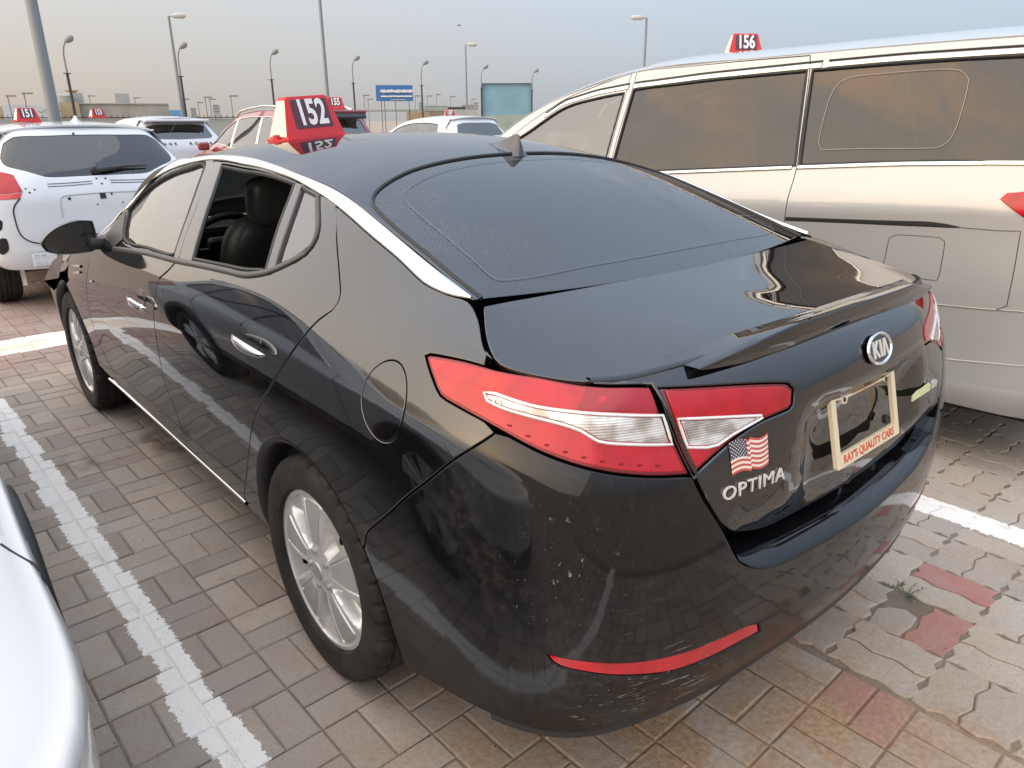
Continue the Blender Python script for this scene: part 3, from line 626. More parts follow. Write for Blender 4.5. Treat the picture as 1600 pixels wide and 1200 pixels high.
# front fenders, bumper, bonnet
fe=gf[::-1]+yz((2.14,1.04))+top(2.25,2.5,2.8,3.05,3.3)+yz((3.30,.74),(3.24,.62))+arc(2.795,AC,AR,42,184,16)+yz((2.30,.262))
both('front_fender',panel(S.pos,fe),M_black,SED)
ft=[(UF,VM),(UF+.2,VM),(UF+.42,VM)]+top(3.32)
fb=ft+yz((3.31,.74),(3.25,.62))+arc(2.795,AC,AR,42,-22,8)+[(utop(3.2)+.02,.0),(UF+.6,0),(UF+.3,0),(UF,0)]
putA('front_bumper',panel(S.pos,fb,centre=UF,corner=45),M_black,SED)
hd=[(-.765,2.28),(-.745,2.6),(-.716,3.05),(-.66,3.33),(-.5,3.29),(0,3.31)]; hd=hd+[(-x,y) for x,y in hd[-2::-1]]+[(.4,2.42),(0,2.47),(-.4,2.42)]
putA('bonnet',panel(H.pos,hd,res=.07),M_black,SED)
# rear bumper with its shelf under the boot lid
ubot=lambda y:float(np.interp(-y,-S.pos(np.c_[_u,np.zeros(400)])[(_u>S.ku[8])&(_u<UC-.6)][:,1],_u[(_u>S.ku[8])&(_u<UC-.6)]))
led=[p for p in K['ledge']]; led=[p for p in led if S.pos([p])[0,0]<-.08]
zc=float(S.pos([led[-1]])[0,2]); cl_=S.inv(lambda P:P[:,[0,2]],np.array([(0,zc-.002)]),lambda P:(P[:,1]<-.9)&(abs(P[:,0])<.1))[0]
bl=seam[0:]+[(u,v+.006) for u,v in K['lamp_bot'][1:]]+trk[4:]+led[1:]+[(UC,cl_[1])]+[(UC,0),(UC-.25,0),(UC-.5,0)]+[(UC-.7,0),(UC-.85,0),(ubot(-.62),0),(ubot(-.48),0),(ubot(-.385),0)]+arc(0,AC,AR,193,145,7)[0:-1]
refl=K['reflector']; rfl=cr_loop(refl,50,.02)
bpn=panel(S.pos,bl,[refl],lip=.004,gap=.0015,depth=.03,centre=UC,drop=.8)
# shelf
sh=cr_loop(trk[6:]+led[1:]+[(UC,cl_[1])],60,.03,closed=False); sp_=S.pos(sh); nn=S.nrm(sh); k=len(sh); rowsV=[]
fz=np.clip((k-1-np.arange(k))/3.,0,1)[:,None]; fz=np.clip(np.arange(k)/5.,0,1)[:,None]
for t,(d,h) in enumerate(((.001,-.002),(.008,.010),(.024,.022),(.050,.031),(.085,.036))): rowsV.append(sp_-nn*d*[1,1,0]+np.array([0,0,h])*fz)
V=np.concatenate(rowsV); F=[];LN=[]; nz_=[np.array((0,-.88,.47)),np.array((0,-.66,.75)),np.array((0,-.42,.90)),np.array((0,-.24,.97)),np.array((0,-.12,.99))]
for r in range(4):
    for i in range(k-1): F.append((r*k+i,r*k+i+1,(r+1)*k+i+1,(r+1)*k+i)); LN+=[nz_[r]+[nn[i][0]*.5,0,0],nz_[r]+[nn[i+1][0]*.5,0,0],nz_[r+1]+[nn[i+1][0]*.4,0,0],nz_[r+1]+[nn[i][0]*.4,0,0]]
n_=np.cross(V[F[0][1]]-V[F[0][0]],V[F[0][2]]-V[F[0][0]])
if n_[2]<0: F=[f[::-1] for f in F]; LN=[LN[q*4+3-j] for q in range(len(F)) for j in range(4)]
LN=np.array(LN); LN/=np.linalg.norm(LN,axis=1)[:,None]; shelf=(V,F,LN)
bump=putA('rear_bumper',joinA(bpn,shelf,flipx(shelf)),M_bump,SED)
rp=panel(S.pos,refl,off=-.002,gap=.002,lip=.003); both('reflector',rp,M_redr,bump)
b=MB()    # black lower valance edge
lw=[S.pos([(u,0)])[0] for u in np.linspace(UC-1.0,UC,26)]; 
V=[];F=[]
for i,p in enumerate(lw): V+=[tuple(p+[0,0,.004]),tuple(p+[0,0,-.012]),(p[0]*.86,p[1]+.16,p[2]+.02)]
for i in range(len(lw)-1):
    for j in range(2): F.append((i*3+j,i*3+j+1,(i+1)*3+j+1,(i+1)*3+j))
b.add(V,F); b.add([(-x,y,z) for x,y,z in V],[f[::-1] for f in F]); b.build('bumper_underside',M_plas,bump)
# boot lid: deck and rear face in one part
def smooth(t): t=np.clip(t,0,1); return t*t*(3-2*t)
def lidf(uv):
    P=S.pos(uv); ax=np.abs(P[:,0]); a=smooth((1.010-P[:,2])/.085)*smooth((.335-ax)/.15)*smooth((P[:,2]-.70)/.12); c=smooth((.80-P[:,2])/.10)*smooth((.60-ax)/.16); P=P.copy(); P[:,1]+=.036*a+.044*c*(1-.5*a); return P
dk=[(-.684,-.508),(-.742,-.585),(-.777,-.645),(-.792,-.690),(-.770,-.757),(-.719,-.838),(-.66,-.872),(-.598,-.90),(-.33,-.962),(0,-.985)]
dk=dk+[(-x,y) for x,y in dk[-2::-1]]+[(.5,-.521),(.25,-.536),(0,-.542),(-.25,-.536),(-.5,-.521)]
deckA=panel(D.pos,dk,res=.055,gap=.003)
u72=S.inv(lambda P:P[:,[0,1]],np.array([(-.706,-.840)]),lambda P:(P[:,2]>1.05)&(P[:,1]<-.7))[0][0]
u6=S.inv(lambda P:P[:,[0,1]],np.array([(-.6,-.90)]),lambda P:(P[:,2]>1.05)&(P[:,1]<-.7))[0][0]
lb=[p for p in K['lid_bot'] if S.pos([p])[0,0]<-.05]; zb=float(S.pos([lb[-1]])[0,2]); vb=S.inv(lambda P:P[:,[0,2]],np.array([(0,zb)]),lambda P:(P[:,1]<-.9)&(abs(P[:,0])<.1))[0][1]
def rot(uvs,d): return [(u+d,v) for u,v in uvs]
fl=[(UC,VM-.004),(UC-.3,VM-.004),(u6+.006,VM-.004),(u72,VM-.006)]+[(lampK[4][0]+.012,lampK[4][1]+.004),(lampK[5][0],lampK[5][1]+.005),(lampK[6][0]+.002,lampK[6][1]+.005)]+rot(trk[1:6],.006)+[(lb[0][0]+.006,lb[0][1]+.02)]+lb[1:]+[(UC,vb)]
lidl=K['lid_lamp']
faceA=panel(lidf,fl,[lidl],centre=UC,res=.05,lip=.005)
LID=putA('boot_lid',joinA(deckA,faceA),M_black,SED)
# crest between deck and face
cu=np.linspace(u72+.004,UC,24); ca=S.pos(np.c_[cu,np.full(24,VM-.010)]); cb=D.pos(np.c_[S.pos(np.c_[cu,np.full(24,VM)])[:,0],S.pos(np.c_[cu,np.full(24,VM)])[:,1]+.014])
cm=(ca+cb)/2+[0,-.004,.006]; V=np.concatenate([ca,cm,cb]); F=[];LN=[]
for i in range(23):
    F+=[(i,i+1,25+i,24+i),(24+i,25+i,49+i,48+i)]; a=np.array((0,-1,.15));m_=np.array((0,-.62,.78));c_=np.array((0,-.1,1)); LN+=[a,a,m_,m_,m_,m_,c_,c_]
cr=(V,F,np.array(LN)); n_=np.cross(V[1]-V[0],V[24]-V[0])
if n_[1]>0: cr=(V,[f[::-1] for f in F],np.array([LN[i*4+3-j] for i in range(len(F)) for j in range(4)]))
cre=joinA(cr,flipx(cr)); putA('boot_lid_edge',cre,M_black,LID)
# lip spoiler
xs=np.linspace(-.535,.535,61); V=[];F=[]
for x in xs:
    e=min(1,max(0,(.535-abs(x))/.26))**.8; yb=-.996+.060*(abs(x)/.6)**2.2; z0=float(D.pos([(x,yb+.02)])[0,2])
    h=.0005+.029*e; r_=.014*e
    V+=[(x,yb+.075,float(D.pos([(x,yb+.075)])[0,2])+.0008),(x,yb+.045,z0+h*.38),(x,yb+.010,z0+h*.88),(x,yb-r_-.002,z0+h),(x,yb-r_-.005,z0+h-.005*e-.0005),(x,yb-r_*.5-.006,z0-.010*e-.001),(x,yb-.006,z0-.001-.034*e)]
k=7
for i in range(60):
    for j in range(k-1): F.append((i*k+j,i*k+j+1,(i+1)*k+j+1,(i+1)*k+j))
o=mesh('spoiler',V,[f[::-1] for f in F],M_black,LID,smooth=True); o.data.set_sharp_from_angle(angle=math.radians(55))
# roof with pillars, front and rear glass
ts=np.array((-1,-.86,-.6,-.3,0,.3,.6,.86,1)); gv=lambda t:float(np.interp(t,ts,G.kv)); UE=G.ku[-1]
gxy=lambda *p:[tuple(a) for a in G.inv(lambda P:P[:,:2],np.array(p,float))]
gl=[(-.668,-.486),(-.667,-.38),(-.659,-.254),(-.650,-.12),(-.634,-.01),(-.605,.04),(-.552,.078),(-.435,.122),(-.287,.142),(0,.152)]
gl=gl+[(-x,y) for x,y in gl[-2::-1]]; glu=gxy(*gl)
ws=[(-.90,G.ku[0]+.02),(-.905,G.ku[2]),(-.89,G.ku[3]-.14),(-.80,G.ku[3]-.07),(-.4,G.ku[3]-.05),(0,G.ku[3]-.045)]; ws=ws+[(-t,u) for t,u in ws[-2::-1]]; wsu=[(u,gv(t)) for t,u in ws]
us=list(np.linspace(G.ku[0]+.02,UE-.004,26))
ro=[(u,.004) for u in us]+[(UE-.004,glu[0][1]-.006)]+glu+[(UE-.004,glu[-1][1]+.006)]+[(u,G.kv[-1]-.004) for u in us[::-1]]+wsu[::-1]
ROOF=putA('roof',panel(G.pos,ro,res=.06),M_black,SED)
rg=glu+[(UE-.004,gv(.5)),(UE-.004,gv(.25)),(UE-.004,gv(0)),(UE-.004,gv(-.25)),(UE-.004,gv(-.5))]
RG=putA('rear_window',panel(G.pos,rg,res=.06,off=-.002,gap=.004,depth=.006),M_rearg,SED)
wb=wsu+[(G.ku[0]+.02,gv(.4)),(G.ku[0]+.02,gv(0)),(G.ku[0]+.02,gv(-.4))]
putA('windscreen',panel(G.pos,wb,res=.07,off=-.003,gap=.004,depth=.006),M_glass,SED)
sv=cr_loop(glu,38,.02,closed=False); sp3=G.pos(sv); b=MB(); b.tube([tuple(q+np.array((0,0,-.001))) for q in sp3],.0055,6); b.build('window_seal',M_rub,RG,True)
# pale printed line of the heater frame on the rear glass
_rc=np.array(rg).mean(0); fr_=cr_loop([tuple(_rc+(np.array(q)-_rc)*[.80,.87]) for q in rg],175,.02); q=G.pos(fr_)+G.nrm(fr_)*.0006; b=MB()
b.tube([tuple(v) for v in q]+[tuple(q[0])],.0006,4); b.build('heater_frame_line',plain('pale_print',(.16,.19,.23),.6),RG)
# side glass
both('door_glass',panel(S.pos,K['front_glass'],off=-.010,depth=.004,gap=-.004),M_glass,fds[0])
for o in list(fds[0].children)[1:]: o.parent=fds[1]
q_=panel(S.pos,K['quarter_glass'],off=-.006,depth=.004,gap=-.003)
putA('quarter_glass',q_,M_tint,rds[0]); putA('quarter_glass',flipx(q_),M_tint,rds[1])
putA('door_glass',flipx(panel(S.pos,K['rear_open'],off=-.010,depth=.004,gap=-.004)),M_glass,rds[1])
sl_=panel(S.pos,K['sail'],off=.004,depth=.012); putA('mirror_sail',sl_,M_plas,fds[0]); putA('mirror_sail',flipx(sl_),M_plas,fds[1])
for nm,key,pr in (('window_frame','front_glass',fds),('window_frame','rear_open',rds),('window_frame','quarter_glass',rds)):
    l=cr_loop(K[key],38,.025); l=l if area2(l)>0 else l[::-1]; q=S.pos(inset(l,.004))-S.nrm(l)*.006; b=MB(); b.tube([tuple(v) for v in q]+[tuple(q[0])],.007,6); b.build(nm,M_rub,pr[0],True)
    b.V=[(-x,y,z) for x,y,z in b.V]; b.build(nm,M_rub,pr[1],True)
# mouldings
V,F=strip(S.pos,up,lo,110,.007,.004); a=mesh('window_trim',V,F,M_chrome,SED,smooth=True); mesh('window_trim',[(-x,y,z) for x,y,z in V],[f[::-1] for f in F],M_chrome,SED,smooth=True)
bl_=cr_loop(K['belt_lo'],60,.03,closed=False); d=np.gradient(bl_,axis=0); nn=np.c_[-d[:,1],d[:,0]]; nn/=np.linalg.norm(nn,axis=1)[:,None]
if nn[0,1]<0: nn=-nn
V,F=strip(S.pos,[tuple(p) for p in bl_+nn*.011],[tuple(p) for p in bl_],90,.006,.003); M_belt=plain('grey_belt_moulding',(.05,.048,.045),.4,.3)
mesh('belt_moulding',V,F,M_belt,SED,smooth=True); mesh('belt_moulding',[(-x,y,z) for x,y,z in V],[f[::-1] for f in F],M_belt,SED,smooth=True)
# side skirts with a bright line
sk=yz((2.36,.262),(2.13,.292),(1.5,.292),(1.1,.292),(.585,.292),(.57,.256),(.40,.256))+yz((.42,.2))[:0]
skl=yz((2.38,.25),(2.30,.29),(1.8,.292),(1.1,.292),(.57,.292),(.56,.255),(.40,.255))+[(S.inv(lambda P:P[:,1:3],np.array([(.42,.2)]),leftside)[0][0],.012),(S.inv(lambda P:P[:,1:3],np.array([(1.2,.2)]),leftside)[0][0],.005),(S.inv(lambda P:P[:,1:3],np.array([(2.35,.2)]),leftside)[0][0],.012)]
both('side_skirt',panel(S.pos,skl,depth=.05),M_plas,SED)
su=yz((2.30,.304),(1.8,.305),(1.1,.306),(.575,.308)); sl2=yz((2.30,.290),(1.8,.291),(1.1,.292),(.575,.294))
V,F=strip(S.pos,su,sl2,60,.006,.003); mesh('skirt_trim',V,F,M_chrome,SED,smooth=True); mesh('skirt_trim',[(-x,y,z) for x,y,z in V],[f[::-1] for f in F],M_chrome,SED,smooth=True)
for y0,y1,z0,z1,wd in ((2.30,2.50,.868,.846,.012),(2.30,2.47,.842,.815,.010),(2.05,2.10,.835,.832,.014)):
    V,F=strip(S.pos,yz((y0,z0+wd),((y0+y1)/2,(z0+z1)/2+wd*.9),(y1,z1+wd*.3)),yz((y0,z0),((y0+y1)/2,(z0+z1)/2),(y1,z1)),16,.007,.002); mesh('fender_trim',V,F,M_chrome2,SED,smooth=True); mesh('fender_trim',[(-x,y,z) for x,y,z in V],[f[::-1] for f in F],M_chrome2,SED,smooth=True)
# arch lips
def arch(cy,r0,nm):
    a=np.radians(np.linspace(-10,190,50)); 
    o=S.pos(np.array(yz(*[(cy+AR*math.cos(t),AC+AR*math.sin(t)) for t in a])))
    V=[];F=[]
    for t,p in zip(a,o):
        for dr,dx in ((.002,-.001),(-.006,.003),(-.014,.010),(-.018,.04),(-.018,.30)): V.append((p[0]+dx,cy+(AR+dr)*math.cos(t),AC+(AR+dr)*math.sin(t)))
    for i in range(49):
        for j in range(4): F.append((i*5+j,i*5+j+1,(i+1)*5+j+1,(i+1)*5+j))
    mesh(nm,V,F,M_plas,SED,smooth=True); mesh(nm,[(-x,y,z) for x,y,z in V],[f[::-1] for f in F],M_plas,SED,smooth=True)
arch(0,AR,'wheel_arch_liner'); arch(2.795,AR,'wheel_arch_liner')
# lamps
def lampset(name,f,outer,clear,parent,led_rows,mirror):
    O=[];  A=panel(f,outer,off=-.003,gap=.0025,lip=.004)
    l=cr_loop(outer,38,.02); l=l if area2(l)>0 else l[::-1]; inn=inset(l,.010); inn=inn[::2]
    R=panel(f,[tuple(p) for p in inn],off=.0005,gap=0,lip=.003,depth=.004,corner=60)
    Cp=panel(f,clear,off=.003,gap=.0055,lip=.003,depth=.004); l2=cr_loop(clear,38,.02); l2=l2 if area2(l2)>0 else l2[::-1]
    bar=f(l2)+0; nn=panel_nrm(f,l2); b=MB(); b.tube([tuple(v) for v in bar+nn*.0015]+[tuple((bar+nn*.0015)[0])],.0030,6)
    for sgn in ((1,-1) if mirror else (1,)):
        fx=(lambda A_:A_) if sgn==1 else flipx
        h=putA(name,fx(A),M_redd,parent); r=putA('red_lens',fx(R),M_redl,h); c_=putA('clear_lens',fx(Cp),M_clear,h)
        bb=MB(); bb.add([(x*sgn,y,z) for x,y,z in b.V],b.F); bb.build('light_bar',M_lwhite,h,True)
        for row in led_rows:
            q=f(np.array(row)); n2=panel_nrm(f,np.array(row))
            for p,n3 in zip(q,n2):
                m=MB(); p=p+n3*.0014; m.box((p[0]*sgn,p[1],p[2]),(.0085,.0012,.0042),rz=math.atan2(-n3[0]*sgn,n3[1])+math.pi,bev=.0005); m.build('led',M_led,h)
        O.append(h)
    return O
def panel_nrm(f,uv,e=2e-3):
    uv=np.atleast_2d(uv); d=np.array([e,0]); g=np.array([0,e]); n=np.cross(f(uv+d)-f(uv-d),f(uv+g)-f(uv-g)); return n/(np.linalg.norm(n,axis=1)[:,None]+1e-12)
def lerp_row(a,b,n): return [tuple(np.array(a)*(1-t)+np.array(b)*t) for t in np.linspace(0,1,n)]
lw_=K['lamp']; low=[tuple(np.array(lw_[i])+[.0,.026]) for i in (14,13,12,11,10)]; low=[tuple(p) for p in cr_loop(low,80,.045,closed=False)]
hiu=[tuple(np.array(lw_[i])+[0,-.016]) for i in (4,5)]; hiu=lerp_row(hiu[0],hiu[1],5)
LP=lampset('tail_lamp',S.pos,K['lamp'],K['lamp_clear'],SED,[low],True)
pale=[lw_[2],lw_[3],lw_[4],lw_[5],tuple(np.array(lw_[5])+[0,-.006]),tuple(np.array(lw_[4])+[-.05,-.012]),tuple(np.array(lw_[3])+[0,-.018]),tuple(np.array(lw_[2])+[0,-.014]),tuple(np.array(lw_[1])+[.006,-.010]),lw_[1]]
LL=lampset('lid_lamp',lidf,K['lid_lamp'],K['lid_clear'],LID,[],True)
bend=MB(); bend.add([(-.880,2.70,.890),(-.905,2.93,.815),(-.885,3.22,.675),(-.945,3.04,.700),(-.912,2.80,.745),(-.895,3.12,.62)],[(0,1,4),(1,3,4),(1,2,3),(3,2,5)]); bend.build('bent_fender_edge',M_black,SED)
inn_=[lw_[4],lw_[5],lw_[6],tuple(np.array(lw_[7])+[-.004,.010]),tuple(np.array(K['lamp_clear'][5])+[-.004,.007]),tuple(np.array(K['lamp_clear'][4])+[0,.007]),tuple(np.array(K['lamp_clear'][3])+[0,.008])]
inn_=[tuple(np.array(q)*.94+np.mean(inn_,axis=0)*.06) for q in inn_]
iA=panel(S.pos,[tuple(np.array(q)+[0,-.004]) for q in inn_],off=.0012,gap=.003,lip=.002,depth=.003)
for h,A_ in zip(LP,(iA,flipx(iA))): putA('inner_lens',A_,M_redm,h)
for s_,h in zip((1,-1),LP):
    p=S.pos([K['lamp_clear'][12]])[0]; m=MB()
    for i,t in enumerate((.1,.22,.34)):
        a=np.array(K['lamp_clear'][0])*(1-t)+np.array(K['lamp_clear'][2])*t+[0,-.011]; q=S.pos([a])[0]; n3=S.nrm([a])[0]; q=q+n3*.004; m.lathe([(.0,.003),(.004,.002),(.005,0)],8,c=(q[0],q[1],q[2]))
    a=(np.array(K['lamp_clear'][4])*.5+np.array(K['lamp_clear'][7])*.5); q=S.pos([a])[0]+S.nrm([a])[0]*.004
    m.V=[(x*s_,y,z) for x,y,z in m.V]; m.build('light_dots',M_lwhite,h)
# handles
def handle(y,z,L,par,key):
    uv=yz((y,z))[0]; P=S.pos([uv])[0]; n3=S.nrm([uv])[0]
    ob=[]
    cup=panel(S.pos,yz(*[(y+.052*math.cos(t)-.002,z+.012+.040*math.sin(t)) for t in np.linspace(0,2*math.pi,15)[:-1]]),off=.0012,gap=0,depth=.002,lip=.006,res=.02)
    V=[];F=[];n=20;k=10
    for i in range(n):
        t=i/(n-1); s=math.sin(math.pi*min(1,max(0,t)))**.45; yy=y+(t-.5)*L; zz=z+.004*math.sin(math.pi*t)-.010*(t-.5)*-1
        uv=yz((yy,zz))[0]; q=S.pos([uv])[0]; o_=.010+.026*math.sin(math.pi*t)**.6
        for j in range(k):
            a=2*math.pi*j/k; V.append((q[0]-o_+.009*s*math.cos(a)*-1,yy,zz+.0165*s*math.sin(a)))
    for i in range(n-1):
        for j in range(k): F.append((i*k+j,i*k+(j+1)%k,(i+1)*k+(j+1)%k,(i+1)*k+j))
    F.append(tuple(range(k))); F.append(tuple((n-1)*k+j for j in range(k))[::-1])
    for s_,pp in zip((1,-1),par):
        h=mesh('door_handle',[(x*s_,a,c) for x,a,c in V],[f[::-1] for f in F] if s_==1 else F,M_chrome2,pp,smooth=True); c_=cup if s_==1 else flipx(cup)
        putA('handle_recess',c_,M_gplas,h)
        if key and s_==1:
            m=MB(); m.lathe([(0,-.008),(.011,-.008),(.014,0)],16,c=(P[0]-.022,y-.085,z-.004)); m.build('key_cover',M_chrome2,h,True)
handle(.205,.958,.215,rds,False); handle(1.27,.886,.215,fds,True)
# wing mirrors
def mirror_(s_,par):
    h=bpy.data.objects.new('wing_mirror',None); link(h,SED); sec=[]
    #  outline of the housing in its own plane (x outwards, z up), swept forward and rounded
    ol=[(-.005,.062),(-.06,.068),(-.115,.058),(-.165,.036),(-.205,.004),(-.218,-.025),(-.205,-.052),(-.16,-.068),(-.10,-.074),(-.04,-.072),(-.008,-.062),(0,0)]
    lp=cr_loop(ol,50,.02); c0=np.array((-.105,-.004)); V=[];F=[];n=len(lp)
    for d,sc in ((0,.93),(-.004,.97),(.004,1.0),(.03,.99),(.06,.90),(.085,.72),(.098,.45),(.103,.12)):
        for q in lp: r=c0+(q-c0)*sc; V.append((-.862+r[0]+(-.02 if False else 0),1.985+d-.10*r[0]*0,1.055+r[1]))
    for i in range(7):
        for j in range(n): F.append((i*n+j,i*n+(j+1)%n,(i+1)*n+(j+1)%n,(i+1)*n+j))
    F.append(tuple(7*n+j for j in range(n)))
    f0=F if s_==1 else [f[::-1] for f in F]
    mesh('mirror_housing',[(x*s_,y,z) for x,y,z in V],[f[::-1] for f in f0] if area2(lp)<0 else f0,M_black,h,smooth=True)
    V=[];k=0
    for q in lp: r=c0+(q-c0)*.90; V.append(((-.862+r[0])*s_,1.985-.0005+.004,1.055+r[1]))
    mesh('mirror_glass',V,[tuple(range(n)) if s_==1 else tuple(range(n))[::-1]],M_mirror,h)
    m=MB(); m.box((-.855*s_,1.975,1.022),(.10,.09,.052),bev=.018); m.build('mirror_stalk',M_plas,h,True)
mirror_(1,None); mirror_(-1,None)
# shark-fin aerial
V=[];F=[]; zr=lambda y,x=0.:float(G.pos([gxy((x,y))[0]])[0,2])
st=[(.30,.004,.030),(.26,.012,.033),(.22,.030,.036),(.185,.047,.037),(.155,.062,.037),(.145,.060,.036),(.135,.03,.036),(.128,.0,.038)]
for y,h,wd in st:
    z0=zr(y)-.004
    for a,b_ in ((-1,0),(-.75,.06),(-.40,.35),(-.16,.8),(-.07,1),(.07,1),(.16,.8),(.40,.35),(.75,.06),(1,0)): V.append((a*wd,y,z0+h*b_))
for i in range(len(st)-1):
    for j in range(9): F.append((i*10+j,i*10+j+1,(i+1)*10+j+1,(i+1)*10+j))
F.append(tuple(range((len(st)-1)*10,len(st)*10)))
o=mesh('shark_fin_aerial',V,F,M_black,SED,smooth=True); o.data.set_sharp_from_angle(angle=math.radians(60))
# badges on the boot lid
def lidpt(x,z,off=.0):
    uv=S.inv(lambda P:P[:,[0,2]],np.array([(-abs(x),z)]),lambda P:(P[:,1]<-.86)&(P[:,0]<.05))
    for _ in range(2): pass
    P=lidf(uv)[0]; n3=panel_nrm(lidf,uv)[0]
    if x>0: P=P*[-1,1,1]; n3=n3*[-1,1,1]
    return P+n3*off,n3
def lidM(x,z,off=.001):
    P,n3=lidpt(x,z,off); P2,_=lidpt(x+.02 if x+.02<0 or x>0 else x-.02,z,off); xd=(P2-P) if (x+.02<0 or x>0) else (P-P2)
    if abs(x)<.03: xd=np.array((1,0,0))
    zz=Vector(n3); xd=Vector(xd); xd=(xd-zz*xd.dot(zz)).normalized(); yd=zz.cross(xd)
    return Matrix.Translation(P)@Matrix((xd,yd,zz)).transposed().to_4x4()
Me=lidM(0,1.046,.002); em=bpy.data.objects.new('emblem',None); link(em,LID)
def ell(a,b_,n=40): return [(a*math.cos(t),b_*math.sin(t)) for t in np.linspace(0,2*math.pi,n,endpoint=False)]
def onM(M,m,h0,h1,poly): m.prism(poly,h0,h1,T=lambda a,b_,h:tuple(M@Vector((a,b_,h))))
m=MB(); onM(Me,m,0,.004,ell(.052,.031)); m.build('emblem_field',M_gplas,em)
m=MB(); E1=ell(.054,.033,48); m.tube([tuple(Me@Vector((a,b_,.004))) for a,b_ in E1+E1[:1]],.0038,8); m.build('emblem_ring',M_chrome2,em,True)
m=MB()
for poly in ([(-.043,-.024),(-.033,-.024),(-.033,-.004),(-.018,-.024),(-.005,-.024),(-.024,.001),(-.007,.024),(-.020,.024),(-.033,.006),(-.033,.024),(-.043,.024)],[(-.001,-.024),(.009,-.024),(.009,.024),(-.001,.024)],[(.013,-.024),(.023,-.024),(.031,.010),(.039,-.024),(.049,-.024),(.037,.024),(.025,.024)]):
    onM(Me,m,.003,.0060,[(a*.79,b_*.79) for a,b_ in poly])
m.build('emblem_letters',M_badge,em)
def wrap(o,x0,z0):
    n=len(o.data.vertices); A=np.empty(n*3); o.data.vertices.foreach_get('co',A); A=A.reshape(-1,3); uv=S.inv(lambda P:P[:,[0,2]],np.c_[x0+A[:,0],z0+A[:,1]],lambda P:(P[:,1]<-.86)&(P[:,0]<.05)); q=lidf(uv)+panel_nrm(lidf,uv)*A[:,2:3]
    o.data.vertices.foreach_set('co',q.ravel()); o.data.update(); return o
I4=Matrix.Identity(4)
wrap(text_mesh('model_lettering','OPTIMA',.037,M_badge,LID,Matrix.Translation((0,0,.003)),.002,bold=.0,shear=.10,spacing=1.10,xs=1.22),-.441,.858)
# sticker flag
Mf=Matrix.Translation((0,0,.0012)); fl_=bpy.data.objects.new('flag_sticker',None); link(fl_,LID); FW,FH=.098,.062
def wave(a,b_):
    t=a/FW; kink=.004 if t>.53 else 0
    return (a-FW/2,b_-FH/2+.0075*math.sin(t*5.6+.4)*(.6+.6*t)+(.006 if t>.53 else 0)-.003,0)
def grid_(a0,a1,b0,b1,h,n=14):
    V=[];F=[]
    for i in range(n+1):
        a=a0+(a1-a0)*i/n
        for b_ in (b0,b1): x,y,_=wave(a,b_); V.append(tuple(Mf@Vector((x,y,h))))
    F=[(2*i,2*i+2,2*i+3,2*i+1) for i in range(n)]; return V,F
for i in range(13):
    V,F=grid_(0,FW,FH*i/13,FH*(i+1)/13,0,24); wrap(mesh('flag_stripe',V,F,M_flagr if i%2==0 else M_flagw,fl_),-.448,.921)
m=MB(); V,F=grid_(0,FW*.44,FH*6/13,FH,.0004); m.add(V,F); wrap(m.build('flag_canton',M_flagb,fl_),-.448,.921)
m=MB()
for r in range(9):
    for c_ in range(6 if r%2==0 else 5):
        a=FW*.44*((c_+.5+(0 if r%2==0 else .5))/6); b_=FH*6/13+FH*7/13*(r+.6)/9.2; x,y,_=wave(a,b_); onM(Mf,m,.0004,.0007,[(x+.0017*math.cos(t)*(1 if k%2==0 else .5),y+.0017*math.sin(t)*(1 if k%2==0 else .5)) for k,t in enumerate(np.linspace(0,2*math.pi,10,endpoint=False))])
tag(wrap(m.build('flag_stars',M_flagw,fl_),-.448,.921),kind='stuff')
Mb=lidM(.325,.872,.003); m=MB(); onM(Mb,m,0,.003,[(-.085,-.011),(.03,-.011),(.035,.005),(.02,.012),(-.02,.009),(-.055,.010),(-.085,.004)]); eb=m.build('hybrid_badge',M_green,LID)
m=MB(); onM(Mb,m,.0,.004,[(.036,-.010),(.075,-.008),(.08,.004),(.06,.014),(.04,.008)]); m.build('badge_leaf',M_chrome2,eb)
# number plate frame
pz,py,pt=.884,-1.0368,.2464; Mp=Matrix.Translation((-.010,py-.012,pz))@Matrix.Rotation(math.pi/2-pt,4,'X')
pf=bpy.data.objects.new('plate_frame',None); link(pf,LID); hw,hh=.1555,.0795
m=MB(); T=lambda a,b_,h:tuple(Mp@Vector((a,b_,h)))
for poly in ([(-hw,-hh+.030),(-hw,hh-.006),(-hw+.004,hh),(-hw+.020,hh),(-hw+.020,-hh+.030)],[(hw-.020,-hh+.030),(hw-.020,hh),(hw-.004,hh),(hw,hh-.006),(hw,-hh+.030)],[(-hw+.004,-hh),(hw-.004,-hh),(hw,-hh+.005),(hw,-hh+.030),(-hw,-hh+.030),(-hw,-hh+.005)],[(-hw+.020,hh-.008),(-hw+.046,hh-.010),(-hw+.05,hh-.022),(-hw+.068,hh-.024),(-hw+.076,hh-.013),(hw-.06,hh-.013),(hw-.05,hh-.02),(hw-.036,hh-.012),(hw-.020,hh-.008),(hw-.020,hh),(-hw+.020,hh)]): m.prism(poly,0,.009,T=T)
m.build('frame_bezel',M_cream,pf)
text_mesh('frame_lettering',"RAY'S QUALITY CARS",.0265,M_orange,pf,Mp@Matrix.Translation((0,-hh+.0155,.0096)),.0003,bold=.0005,xs=.98)
text_mesh('frame_lettering',"FOWLER, INDIANA",.0125,M_orange,pf,Mp@Matrix.Translation((.005,hh-.0065,.0096)),.0003,bold=.0003,xs=1.1)
